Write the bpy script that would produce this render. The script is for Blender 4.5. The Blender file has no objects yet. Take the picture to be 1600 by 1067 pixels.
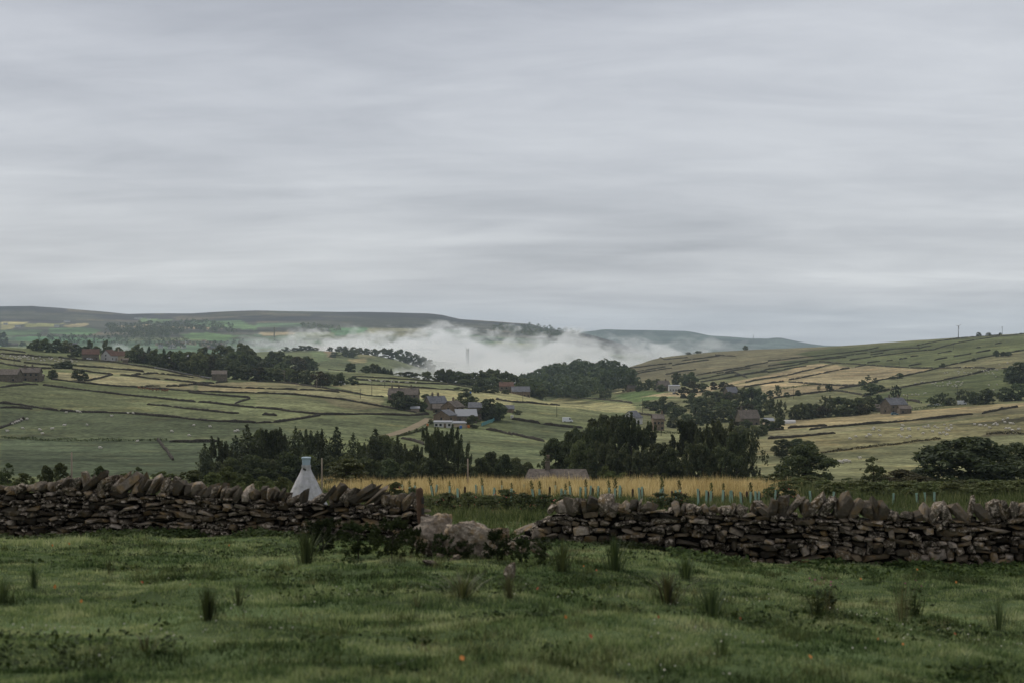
import bpy, bmesh, math, random
import numpy as np
from mathutils import Vector, Matrix, Euler

R = math.radians
random.seed(7)
SC = bpy.context.scene
COL = SC.collection
F = 1600 * 50 / 36.0          # focal length in photo pixels (50 mm lens, 1600 px wide)
CX, CY = 800.0, 533.5

# ------------------------------------------------------------------ camera
cam = bpy.data.cameras.new('camera')
cam.lens = 50; cam.sensor_width = 36; cam.clip_start = 0.1; cam.clip_end = 40000
cam.dof.use_dof = True; cam.dof.focus_distance = 420; cam.dof.aperture_fstop = 2.6
camo = bpy.data.objects.new('camera', cam); COL.objects.link(camo)
camo.location = (0, 0, 0); camo.rotation_euler = (R(90), 0, 0)
SC.camera = camo

# ------------------------------------------------------------------ sky: overcast, banded stratus
SUN_AZ, SUN_EL = R(-42), R(50)        # azimuth from +Y towards +X
world = bpy.data.worlds.new('World'); SC.world = world
world.use_nodes = True
wt = world.node_tree; wn = wt.nodes; wl = wt.links
wn.clear()
def wnode(t, **k):
    n = wn.new(t)
    for a, b in k.items(): setattr(n, a, b)
    return n
def wmath(op, a, b=None, clamp=False):
    n = wnode('ShaderNodeMath', operation=op, use_clamp=clamp)
    for i, v in enumerate((a, b)):
        if v is None: continue
        if isinstance(v, (int, float)): n.inputs[i].default_value = v
        else: wl.new(v, n.inputs[i])
    return n.outputs[0]
sky = wnode('ShaderNodeTexSky', sky_type='NISHITA', sun_disc=False)
sky.sun_elevation = SUN_EL; sky.sun_rotation = SUN_AZ; sky.air_density = 1.0; sky.dust_density = 2.0
tc = wnode('ShaderNodeTexCoord')
sep = wnode('ShaderNodeSeparateXYZ'); wl.new(tc.outputs['Generated'], sep.inputs[0])
zz = wmath('ADD', wmath('MAXIMUM', sep.outputs[2], 0.0), 0.11)
cx_ = wmath('DIVIDE', sep.outputs[0], zz); cy_ = wmath('DIVIDE', sep.outputs[1], zz)
cmb = wnode('ShaderNodeCombineXYZ'); wl.new(cx_, cmb.inputs[0]); wl.new(cy_, cmb.inputs[1])
def wnoise(scale, sx, sy, detail, rough, off, dist=0.0):
    mp = wnode('ShaderNodeMapping'); wl.new(cmb.outputs[0], mp.inputs[0])
    mp.inputs['Scale'].default_value = (sx, sy, 1); mp.inputs['Location'].default_value = off
    mp.inputs['Rotation'].default_value = (0, 0, R(14))
    n = wnode('ShaderNodeTexNoise'); wl.new(mp.outputs[0], n.inputs['Vector'])
    n.inputs['Scale'].default_value = scale; n.inputs['Detail'].default_value = detail
    n.inputs['Roughness'].default_value = rough; n.inputs['Distortion'].default_value = dist
    return n.outputs['Fac']
n1 = wnoise(0.42, 1.0, 1.0, 7, 0.5, (3.1, 1.2, 0), 0.5)
n2 = wnoise(0.9, 0.5, 1.25, 9, 0.55, (7.3, 4.4, 2), 0.4)
n3 = wnoise(2.6, 0.6, 1.1, 8, 0.6, (1.7, 9.4, 5), 0.6)
nn = wmath('ADD', wmath('ADD', wmath('MULTIPLY', n1, 0.5), wmath('MULTIPLY', n2, 0.32)), wmath('MULTIPLY', n3, 0.18))
ramp = wnode('ShaderNodeValToRGB'); wl.new(nn, ramp.inputs[0])
e = ramp.color_ramp.elements
e[0].position = 0.39; e[0].color = (0.314, 0.325, 0.358, 1)
e[1].position = 0.635; e[1].color = (0.615, 0.628, 0.648, 1)
m1 = e.new(0.47); m1.color = (0.398, 0.41, 0.442, 1)
m2 = e.new(0.56); m2.color = (0.497, 0.51, 0.537, 1)
skm = wnode('ShaderNodeMix', data_type='RGBA', blend_type='MULTIPLY'); skm.inputs['Factor'].default_value = 1.0
wl.new(sky.outputs[0], skm.inputs['A']); skm.inputs['B'].default_value = (0.1, 0.1, 0.1, 1)
mix = wnode('ShaderNodeMix', data_type='RGBA'); mix.inputs['Factor'].default_value = 0.9
wl.new(skm.outputs['Result'], mix.inputs['A']); wl.new(ramp.outputs[0], mix.inputs['B'])
bg = wnode('ShaderNodeBackground'); wl.new(mix.outputs['Result'], bg.inputs['Color']); bg.inputs['Strength'].default_value = 1.0
wo = wnode('ShaderNodeOutputWorld'); wl.new(bg.outputs[0], wo.inputs['Surface'])

# ------------------------------------------------------------------ sun behind the cloud
sl = bpy.data.lights.new('sun', 'SUN'); sl.energy = 1.5; sl.angle = R(18); sl.color = (1.0, 0.95, 0.87)
so = bpy.data.objects.new('sun', sl); COL.objects.link(so)
sdir = Vector((math.sin(SUN_AZ) * math.cos(SUN_EL), math.cos(SUN_AZ) * math.cos(SUN_EL), math.sin(SUN_EL)))
so.rotation_euler = sdir.to_track_quat('Z', 'Y').to_euler()
so.location = (0, 0, 500)

# ------------------------------------------------------------------ render and exposure
SC.render.engine = 'CYCLES'
SC.view_settings.view_transform = 'Standard'; SC.view_settings.look = 'None'
SC.view_settings.exposure = 0.38; SC.view_settings.gamma = 1.0; SC.view_settings.use_curve_mapping = False
cy = SC.cycles
cy.use_denoising = True
try: cy.denoiser = 'OPENIMAGEDENOISE'; cy.denoising_input_passes = 'RGB_ALBEDO_NORMAL'; cy.denoising_prefilter = 'ACCURATE'
except Exception: pass
cy.use_adaptive_sampling = True; cy.adaptive_threshold = 0.008
cy.max_bounces = 5; cy.diffuse_bounces = 2; cy.glossy_bounces = 2; cy.transmission_bounces = 2
cy.volume_bounces = 6; cy.transparent_max_bounces = 6
cy.volume_step_rate = 0.3; cy.volume_max_steps = 200
cy.caustics_reflective = False; cy.caustics_refractive = False

# ================================================================== helpers
def smooth(a, b, x):
    t = np.clip((np.asarray(x, float) - a) / (b - a), 0, 1); return t * t * (3 - 2 * t)
def _hash(ix, iy, seed):
    h = (ix.astype(np.int64) * 374761393 + iy.astype(np.int64) * 668265263 + seed * 1274126177) & 0x7fffffff
    h = ((h ^ (h >> 13)) * 1274126177) & 0x7fffffff
    return ((h ^ (h >> 16)) & 0xffff) / 65535.0
def vnoise(x, y, seed=0):
    x = np.asarray(x, float); y = np.asarray(y, float)
    ix = np.floor(x); iy = np.floor(y); fx = x - ix; fy = y - iy
    fx = fx * fx * (3 - 2 * fx); fy = fy * fy * (3 - 2 * fy)
    a = _hash(ix, iy, seed); b = _hash(ix + 1, iy, seed); c = _hash(ix, iy + 1, seed); d = _hash(ix + 1, iy + 1, seed)
    return (a + (b - a) * fx) * (1 - fy) + (c + (d - c) * fx) * fy - 0.5
def fbm(x, y, seed=0, n=4):
    s = 0; a = 1.0; f = 1.0
    for i in range(n):
        s = s + a * vnoise(x * f, y * f, seed + i); a *= 0.5; f *= 2.03
    return s
def pchip(xk, yk, x):
    xk = np.asarray(xk, float); yk = np.asarray(yk, float)
    h = np.diff(xk); dl = np.diff(yk) / h
    m = np.zeros(len(xk)); m[0] = dl[0]; m[-1] = dl[-1]
    for i in range(1, len(xk) - 1):
        if dl[i - 1] * dl[i] > 0:
            w1 = 2 * h[i] + h[i - 1]; w2 = h[i] + 2 * h[i - 1]
            m[i] = (w1 + w2) / (w1 / dl[i - 1] + w2 / dl[i])
    i = np.clip(np.searchsorted(xk, x) - 1, 0, len(h) - 1)
    t = np.clip((x - xk[i]) / h[i], 0, 1)
    return ((1 + 2 * t) * (1 - t) ** 2 * yk[i] + t * (1 - t) ** 2 * h[i] * m[i]
            + t * t * (3 - 2 * t) * yk[i + 1] + t * t * (t - 1) * h[i] * m[i + 1])

# ================================================================== terrain heights
def near_depth(x, y):
    d = 1.36 + 0.09 * y + 0.25 * smooth(30, 60, y)
    d = d + 0.42 * smooth(0, 6, x) * (1 - smooth(35, 70, y))
    d = d + 0.16 * np.exp(-((x + 0.9) / 1.4) ** 2 - ((y - 26) / 3.0) ** 2)
    return d
def dp(y, depth): return (y, CY + F * depth / y)
PROF = {
 -700: [(350,732),(400,712),(500,683),(600,640),(700,594),(800,570),(900,552),(1000,538),(1100,528),(1200,522),dp(1500,8),dp(1800,30),dp(2400,45),dp(2700,45)],
 -200: [(350,733),(400,714),(500,687),(600,645),(700,600),(800,580),(900,562),(1000,548),(1100,537),(1180,532),dp(1450,12),dp(1800,34),dp(2400,45),dp(2700,42)],
 0: [(350,733),(400,715),(500,690),(600,650),(700,606),(750,596),(900,571),(1000,557),(1100,546),(1150,541.5),dp(1400,15),dp(1800,38),dp(2400,45),dp(2700,40)],
 200: [(350,735),(400,718),(500,688),(600,652),(700,622),(800,600),(900,580),(1000,568),(1100,560),(1200,554),dp(1450,20),dp(1800,40),dp(2400,42),dp(2700,38)],
 300: [(350,735),(400,719),(500,688),(600,654),(700,625),(800,604),(900,590),(1000,580),(1100,573),(1200,567),dp(1400,24),dp(1800,38),dp(2400,36),dp(2700,34)],
 400: [(350,737),(400,720),(500,688),(600,656),(700,627),(800,607),(900,598),(1000,592),(1200,579),(1300,575),dp(1600,36),(2000,567),(2300,552),(2400,549),dp(2700,26)],
 500: [(350,737),(400,721),(500,690),(600,660),(700,632),(800,612),(900,602),(1000,594),(1100,586),(1200,580),dp(1600,45),(2000,572),(2250,553),(2400,547),dp(2700,26)],
 600: [(350,738),(400,722),(500,695),(600,666),(700,641),(800,621),(900,606),(1000,595),(1100,586),(1150,582),dp(1500,50),dp(1900,50),(2250,562),(2400,556),dp(2700,40)],
 680: [(350,741),(400,726),(500,698),(600,671),(700,648),(800,630),(900,614),(1000,602),(1080,595),dp(1300,46),dp(1800,66),(2300,586),(2400,582),dp(2700,60)],
 800: [(350,745),(400,733),(500,705),(600,680),(700,658),(800,641),(900,626),(1000,615),(1060,611),dp(1250,50),dp(1500,62),dp(1700,58),dp(1850,55),dp(2200,85),dp(2700,90)],
 900: [(350,745),(400,735),(500,712),(600,690),(700,668),(800,647),(900,632),dp(1000,48),dp(1150,55),(1300,628),(1500,602),(1700,586),(1780,584),dp(2000,60),dp(2700,95)],
 960: [(350,745),(400,735),(500,713),(600,692),(700,671),(800,655),(880,645),dp(1000,49),(1100,633),(1250,620),(1400,608),(1600,594),(1800,582),(1900,578),dp(2200,70),dp(2700,95)],
 1000: [(350,744),(400,735),(500,713),(600,692),(700,673),(800,659),(900,650),(1000,640),(1100,625),(1200,613),(1400,600),(1600,586),(1800,574),(2000,566),(2150,562),dp(2500,60),dp(2700,80)],
 1100: [(350,742),(400,734),(500,712),(600,691),(700,677),(800,664),(900,652),(1000,640),(1100,625),(1200,612),(1400,594),(1600,577),(1800,563),(2000,553),(2150,550),dp(2500,45),dp(2700,60)],
 1250: [(350,742),(400,731),(500,705),(600,683),(700,665),(800,655),(900,645),(1000,632),(1100,619),(1300,594),(1500,575),(1700,560),(1900,548),(2100,543),dp(2500,40),dp(2700,60)],
 1330: [(350,742),(400,730),(500,702),(600,679),(700,660),(800,650),(900,638),(1000,626),(1100,613),(1300,591),(1500,571),(1700,556),(1900,544),(2080,539.5),dp(2450,30),dp(2700,52)],
 1420: [(350,742),(400,729),(500,700),(600,675),(700,656),(800,645),(900,632),(1000,619),(1150,602),(1300,586),(1500,564),(1700,547),(1900,536),(2050,532.5),dp(2400,20),dp(2700,45)],
 1600: [(350,738),(400,722),(500,692),(600,665),(700,643),(800,630),(900,617),(1000,604),(1150,584),(1300,564),(1500,545),(1700,531),(1900,523.5),(2050,521),dp(2400,5),dp(2700,30)],
 2200: [(350,735),(400,718),(500,685),(600,652),(700,625),(800,605),(900,588),(1000,573),(1150,553),(1300,535),(1500,520),(1700,510),(1900,505),(2050,503),dp(2400,-10),dp(2700,10)],
}
COMMON = [(180, 19.3), (220, 25.0), (260, 29.6), (300, 31.8)]
_py = lambda pts: (np.array([p[0] for p in pts], float), np.array([p[1] for p in pts], float))
SKY1 = _py([(-900,470),(-200,474),(0,478.5),(50,477.5),(100,481),(150,485.5),(200,490.5),(250,490),(300,489.5),(330,487.5),(400,485.5),(500,486.5),(600,488),(670,490),(690,492),(720,498.5),(780,502.5),(830,506),(850,513),(880,518),(905,521.5),(925,525),(960,535),(1000,548),(1060,556),(2600,556)])
SKY2 = _py([(-900,522),(880,522),(930,517),(945,514.5),(1000,515.5),(1070,517),(1085,519),(1110,524.5),(1170,528.5),(1200,529.5),(1216,527.5),(1240,532),(1265,536.5),(1290,540),(1400,541.5),(2600,540)])
K3200 = _py([(-900,552),(0,552),(300,552),(450,552),(600,562),(900,583),(1000,592),(2600,592)])
K3700 = _py([(-900,540),(0,541),(200,543),(300,541),(420,544),(500,547),(700,553),(850,558),(950,570),(1050,580),(2600,580)])
K4300 = _py([(-900,524),(0,528),(200,529),(300,528),(500,531),(700,535),(850,541),(930,549),(1050,568),(2600,568)])
K5200 = _py([(-900,500),(0,508),(200,513),(300,511),(500,508),(700,513),(830,522),(900,532),(960,545),(1050,563),(2600,563)])
PXG = np.arange(-900, 2601, 10.0)
LYG = np.linspace(math.log(140), math.log(14000), 900); YG = np.exp(LYG)
def _build_table():
    keys = sorted(PROF)
    nr = YG <= 2700
    near = []
    for k in keys:
        ks = [(140, near_depth(0, 140)), (160, near_depth(0, 160) + 0.6)] + COMMON + [(y, (p - CY) / F * y) for y, p in PROF[k]]
        near.append(pchip([math.log(a) for a, _ in ks], [b for _, b in ks], LYG[nr]))
    near = np.array(near)
    tab = np.zeros((len(PXG), len(YG)))
    nd = np.array([np.interp(PXG, keys, near[:, j]) for j in range(near.shape[1])]).T
    g = np.exp(-0.5 * (np.arange(-6, 7) / 2.2) ** 2); g /= g.sum()
    pad = np.pad(nd, ((6, 6), (0, 0)), 'edge')
    nd = sum(g[i] * pad[i:i + len(PXG)] for i in range(13))
    for c, px in enumerate(PXG):
        tab[c, nr] = nd[c]
        iv = lambda K: np.interp(px, K[0], K[1]) - CY
        crest = iv(SKY1) / F * 6800
        ks = [(2500, np.interp(2500, YG[nr], nd[c])), (2700, nd[c][-1]), (3200, iv(K3200) / F * 3200), (3700, iv(K3700) / F * 3700),
              (4300, iv(K4300) / F * 4300), (5200, iv(K5200) / F * 5200), (6100, iv(K5200) / F * 6100 * .35 + iv(SKY1) / F * 6100 * .65 + 5), (6800, crest), (7600, crest + 50),
              (8800, 70), (10000, iv(SKY2) / F * 10000), (12000, 150), (14000, 220)]
        tab[c, ~nr] = pchip([math.log(a) for a, _ in ks], [b for _, b in ks], LYG[~nr])
    return tab
TAB = _build_table()
def H(x, y):
    """ground height (m, camera eye = 0) at world x, y"""
    x = np.asarray(x, float); y = np.asarray(y, float)
    x, y = np.broadcast_arrays(x, y)
    z = -near_depth(x, np.clip(y, -60, 140))
    ys = np.maximum(y, 140.001)
    px = np.clip(CX + F * x / ys, PXG[0], PXG[-1] - 0.01)
    a = (px - PXG[0]) / 10.0; i = a.astype(int); fa = a - i
    b = np.clip((np.log(ys) - LYG[0]) / (LYG[1] - LYG[0]), 0, len(LYG) - 1.001); j = b.astype(int); fb = b - j
    t = (TAB[i, j] * (1 - fa) + TAB[i + 1, j] * fa) * (1 - fb) + (TAB[i, j + 1] * (1 - fa) + TAB[i + 1, j + 1] * fa) * fb
    z = np.where(y > 140, -t, z)
    nz = (0.10 * fbm(x * 0.9, y * 0.9, 1, 3) + 0.13 * fbm(x * 0.8, y * 1.7, 3, 3)) * (1 - smooth(40, 120, y)) + 0.22 * fbm(x * 0.09, y * 0.09, 5, 2) * (1 - smooth(100, 200, y)) * smooth(8, 20, y) * 0.5
    nz = nz + 0.9 * fbm(x / 45.0, y / 45.0, 9, 4) * smooth(180, 500, y) * (1 - smooth(2500, 4000, y))
    nz = nz + 7.0 * fbm(x / 420.0, y / 420.0, 13, 4) * smooth(2600, 4200, y)
    nz = nz + 27.0 * np.exp(-((x + 70) ** 2 + (y - 2770) ** 2) / (2 * 115.0 ** 2))
    return z + nz
_YS = np.exp(np.linspace(math.log(300), math.log(13000), 4200))
def P(px, py, ymin=310, ymax=13000):
    """first point of the ground seen through photo pixel (px, py)"""
    ys = _YS[(_YS >= ymin) & (_YS <= ymax)]
    zr = -(py - CY) / F * ys
    hz = H((px - CX) / F * ys, ys)
    k = np.nonzero(hz >= zr)[0]
    if len(k) == 0:
        k = [int(np.argmax(hz - zr))]
    i = int(k[0])
    y = ys[i]
    if i > 0:
        a = hz[i - 1] - zr[i - 1]; b = hz[i] - zr[i]
        if b > a: y = ys[i - 1] + (ys[i] - ys[i - 1]) * min(1, max(0, -a / (b - a)))
    x = (px - CX) / F * y
    return Vector((x, y, float(H(x, y))))
def G(px, y):
    x = (px - CX) / F * y
    return Vector((x, y, float(H(x, y))))
def near_P(px, py):
    """point of the near ground (this side of the crest) seen through a pixel"""
    ys = np.exp(np.linspace(math.log(5), math.log(160), 1500))
    d = H((px - CX) / F * ys, ys) + (py - CY) / F * ys
    k = np.nonzero(d >= 0)[0]
    # the eye is above the ground: the ray starts above it
    i = int(k[0]) if len(k) else int(np.argmax(d))
    y = ys[i]; x = (px - CX) / F * y
    return Vector((x, y, float(H(x, y))))

def np_mesh(name, V, faces, mats=(), smooth_=False, mat_idx=None, attrs=None):
    """faces: list of (m,k) int arrays"""
    me = bpy.data.meshes.new(name)
    V = np.asarray(V, np.float32)
    if not isinstance(faces, (list, tuple)): faces = [faces]
    faces = [np.asarray(f, np.int32) for f in faces if len(f)]
    loops = np.concatenate([f.ravel() for f in faces])
    tot = np.concatenate([np.full(len(f), f.shape[1], np.int32) for f in faces])
    me.vertices.add(len(V)); me.vertices.foreach_set('co', V.ravel())
    me.loops.add(len(loops)); me.loops.foreach_set('vertex_index', loops)
    st = np.concatenate([[0], np.cumsum(tot)[:-1]]).astype(np.int32)
    me.polygons.add(len(tot)); me.polygons.foreach_set('loop_start', st); me.polygons.foreach_set('loop_total', tot)
    for m in mats: me.materials.append(m)
    if mat_idx is not None: me.polygons.foreach_set('material_index', np.asarray(mat_idx, np.int32))
    me.polygons.foreach_set('use_smooth', np.full(len(tot), bool(smooth_)))
    me.update(calc_edges=True)
    for nm, (typ, dom, arr) in (attrs or {}).items():
        at = me.attributes.new(nm, typ, dom)
        arr = np.asarray(arr, np.float32)
        if typ == 'FLOAT_COLOR': at.data.foreach_set('color', arr.ravel())
        else: at.data.foreach_set('value', arr.ravel())
    return me
def link(name, data, parent=None, loc=None, rz=None, scale=None):
    o = bpy.data.objects.new(name, data); COL.objects.link(o)
    if parent is not None: o.parent = parent
    if loc is not None: o.location = loc
    if rz is not None: o.rotation_euler = (0, 0, rz)
    if scale is not None: o.scale = scale
    return o
def tag(o, label=None, cat=None, group=None, kind=None):
    if label: o['label'] = label
    if cat: o['category'] = cat
    if group: o['group'] = group
    if kind: o['kind'] = kind
    return o
_ON = 'first second third fourth fifth sixth seventh eighth ninth tenth eleventh twelfth thirteenth fourteenth fifteenth sixteenth seventeenth eighteenth nineteenth'.split()
_TN = {20: 'twentieth', 30: 'thirtieth', 40: 'fortieth', 50: 'fiftieth', 60: 'sixtieth', 70: 'seventieth', 80: 'eightieth', 90: 'ninetieth'}
_TT = {20: 'twenty', 30: 'thirty', 40: 'forty', 50: 'fifty', 60: 'sixty', 70: 'seventy', 80: 'eighty', 90: 'ninety'}
def ordinal(n):
    if n < 20: return _ON[n - 1]
    t = n // 10 * 10
    return _TN[t] if n == t else _TT[t] + '-' + _ON[n - t - 1]
def px_of(o):
    l = o.location; return CX + F * l.x / max(l.y, 1)
def label_run(objs, fmt, cat, group, key=None):
    """give every member of a run its own place in the order, counted from the left of the photograph"""
    s = sorted(objs, key=key or px_of)
    for i, o in enumerate(s):
        tag(o, fmt.format(ordinal(i + 1)), cat, group)

class MB:
    """collects faces for one mesh"""
    def __init__(s): s.v = []; s.f = []; s.m = []
    def add(s, vs, fs, m=0):
        b = len(s.v); s.v += [tuple(v) for v in vs]; s.f += [tuple(i + b for i in f) for f in fs]; s.m += [m] * len(fs)
    def box(s, c, d, rz=0, m=0, rx=0, ry=0):
        M = Euler((rx, ry, rz)).to_matrix(); c = Vector(c)
        vs = [c + M @ Vector((x * d[0] / 2, y * d[1] / 2, z * d[2] / 2)) for x in (-1, 1) for y in (-1, 1) for z in (-1, 1)]
        s.add(vs, [(0, 1, 3, 2), (4, 6, 7, 5), (0, 4, 5, 1), (2, 3, 7, 6), (0, 2, 6, 4), (1, 5, 7, 3)], m)
    def prism(s, poly, y0, y1, m=0):
        """polygon in xz, extruded along y"""
        n = len(poly)
        vs = [(x, y0, z) for x, z in poly] + [(x, y1, z) for x, z in poly]
        fs = [tuple(range(n)), tuple(range(2 * n - 1, n - 1, -1))] + [(i, i + n, (i + 1) % n + n, (i + 1) % n) for i in range(n)]
        s.add(vs, fs, m)
    def tube(s, pts, rad, n=6, m=0, cap=True):
        pts = [Vector(p) for p in pts]
        rings = []
        for i, p in enumerate(pts):
            d = (pts[min(i + 1, len(pts) - 1)] - pts[max(i - 1, 0)]).normalized()
            q = d.to_track_quat('Z', 'Y').to_matrix()
            r = rad[i] if isinstance(rad, (list, tuple)) else rad
            rings.append([p + q @ Vector((math.cos(2 * math.pi * k / n) * r, math.sin(2 * math.pi * k / n) * r, 0)) for k in range(n)])
        vs = [v for r in rings for v in r]
        fs = [(i * n + k, i * n + (k + 1) % n, (i + 1) * n + (k + 1) % n, (i + 1) * n + k) for i in range(len(pts) - 1) for k in range(n)]
        if cap: fs += [tuple(range(n - 1, -1, -1)), tuple(range((len(pts) - 1) * n, len(pts) * n))]
        s.add(vs, fs, m)
    def mesh(s, name, mats, smooth_=False):
        me = bpy.data.meshes.new(name); me.from_pydata(s.v, [], s.f)
        for mm in (mats if isinstance(mats, (list, tuple)) else [mats]): me.materials.append(mm)
        me.polygons.foreach_set('material_index', s.m)
        if smooth_: me.polygons.foreach_set('use_smooth', [True] * len(s.f))
        me.update(); return me
    def build(s, name, mats, parent=None, smooth_=False, loc=None): return link(name, s.mesh(name, mats, smooth_), parent, loc)

# ================================================================== materials
def mat(name):
    m = bpy.data.materials.new(name); m.use_nodes = True
    nt = m.node_tree; nt.nodes.clear()
    return m, nt
class NT:
    """tiny node-tree writer"""
    def __init__(s, nt): s.nt = nt; s.n = nt.nodes; s.l = nt.links
    def node(s, t, **k):
        n = s.n.new(t)
        for a, b in k.items(): setattr(n, a, b)
        return n
    def put(s, sock, v):
        if hasattr(v, 'is_linked') or hasattr(v, 'links'): s.l.new(v, sock)
        else: sock.default_value = v
    def math(s, op, a, b=0.0, clamp=False):
        n = s.node('ShaderNodeMath', operation=op, use_clamp=clamp); s.put(n.inputs[0], a); s.put(n.inputs[1], b); return n.outputs[0]
    def coord(s, kind='Object', scale=(1, 1, 1), rnd=False):
        tc = s.node('ShaderNodeTexCoord'); mp = s.node('ShaderNodeMapping')
        s.l.new(tc.outputs[kind], mp.inputs[0]); mp.inputs['Scale'].default_value = scale
        if rnd:
            oi = s.node('ShaderNodeObjectInfo'); c = s.node('ShaderNodeVectorMath', operation='SCALE')
            c.inputs[0].default_value = (37, 53, 71); s.l.new(oi.outputs['Random'], c.inputs['Scale']); s.l.new(c.outputs[0], mp.inputs['Location'])
        return mp.outputs[0]
    def noise(s, vec, scale, detail=4, rough=0.55, dist=0.0):
        n = s.node('ShaderNodeTexNoise'); s.l.new(vec, n.inputs['Vector'])
        n.inputs['Scale'].default_value = scale; n.inputs['Detail'].default_value = detail
        n.inputs['Roughness'].default_value = rough; n.inputs['Distortion'].default_value = dist
        return n.outputs['Fac']
    def ramp(s, fac, stops):
        r = s.node('ShaderNodeValToRGB'); s.l.new(fac, r.inputs[0]); e = r.color_ramp.elements
        while len(e) < len(stops): e.new(0.5)
        for el, (p, c) in zip(e, stops):
            el.position = p; el.color = (*c, 1) if len(c) == 3 else c
        return r.outputs[0]
    def mix(s, fac, a, b, mode='MIX'):
        n = s.node('ShaderNodeMix', data_type='RGBA', blend_type=mode)
        s.put(n.inputs['Factor'], fac)
        for k, v in (('A', a), ('B', b)):
            s.put(n.inputs[k], (*v, 1) if isinstance(v, tuple) and len(v) == 3 else v)
        return n.outputs['Result']
    def val(s, a, lo, hi):
        n = s.node('ShaderNodeMapRange'); s.l.new(a, n.inputs[0]); n.inputs[1].default_value = 0; n.inputs[2].default_value = 1
        n.inputs[3].default_value = lo; n.inputs[4].default_value = hi; return n.outputs[0]
    def gray(s, v):
        c = s.node('ShaderNodeCombineXYZ')
        for i in range(3): s.l.new(v, c.inputs[i])
        return c.outputs[0]
    def out_leaf(s, color, rough=.7, spec=.15, trans=.35, tint=(1.15, 1.1, .6)):
        b = s.node('ShaderNodeBsdfPrincipled'); s.put(b.inputs['Base Color'], color); b.inputs['Roughness'].default_value = rough; b.inputs['Specular IOR Level'].default_value = spec
        t = s.node('ShaderNodeBsdfTranslucent'); s.l.new(s.mix(1.0, color, tint, 'MULTIPLY'), t.inputs['Color'])
        m = s.node('ShaderNodeMixShader'); m.inputs[0].default_value = trans; s.l.new(b.outputs[0], m.inputs[1]); s.l.new(t.outputs[0], m.inputs[2])
        o = s.node('ShaderNodeOutputMaterial'); s.l.new(m.outputs[0], o.inputs['Surface'])
    def out(s, color, rough=0.9, spec=0.2, bump=None, strength=0.3, dist=0.05, metal=0.0):
        b = s.node('ShaderNodeBsdfPrincipled'); s.put(b.inputs['Base Color'], (*color, 1) if isinstance(color, tuple) and len(color) == 3 else color)
        s.put(b.inputs['Roughness'], rough); b.inputs['Specular IOR Level'].default_value = spec; b.inputs['Metallic'].default_value = metal
        if bump is not None:
            bp = s.node('ShaderNodeBump'); s.l.new(bump, bp.inputs['Height']); bp.inputs['Strength'].default_value = strength
            bp.inputs['Distance'].default_value = dist; s.l.new(bp.outputs[0], b.inputs['Normal'])
        o = s.node('ShaderNodeOutputMaterial'); s.l.new(b.outputs[0], o.inputs['Surface']); return b
def plain(name, c, rough=0.8, spec=0.25, var=0.35, scale=6.0, bump=0.2):
    m, nt = mat(name); w = NT(nt); v = w.coord('Object', rnd=True)
    n = w.noise(v, scale, 5); k = w.val(n, 1 - var, 1 + var)
    w.out(w.mix(1.0, c, w.gray(k), 'MULTIPLY'), rough, spec, n, bump); return m
def foliage(name, dark, light, spec=0.25):
    m, nt = mat(name); w = NT(nt)
    oi = w.node('ShaderNodeObjectInfo'); at = w.node('ShaderNodeAttribute', attribute_name='rnd')
    c = w.mix(at.outputs['Fac'], dark, light)
    k = w.val(oi.outputs['Random'], 0.68, 1.4)
    c = w.mix(1.0, c, w.gray(k), 'MULTIPLY')
    hs = w.node('ShaderNodeHueSaturation'); w.l.new(c, hs.inputs['Color'])
    rr = w.math('FRACT', w.math('MULTIPLY', oi.outputs['Random'], 17.3)); w.l.new(w.val(rr, 0.475, 0.515), hs.inputs['Hue'])
    w.out_leaf(hs.outputs[0], 0.65, spec * .7, .28); return m

# ================================================================== traced lines: the photograph was read in quarter views, 4x enlarged
def Q(i, pts):
    ox, oy = {1: (0, 460), 2: (400, 460), 3: (800, 460), 4: (1200, 460), 5: (0, 660), 6: (400, 660), 7: (800, 660), 8: (1200, 660)}[i]
    return [(ox + x / 4.0, oy + y / 4.0) for x, y in pts]

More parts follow.
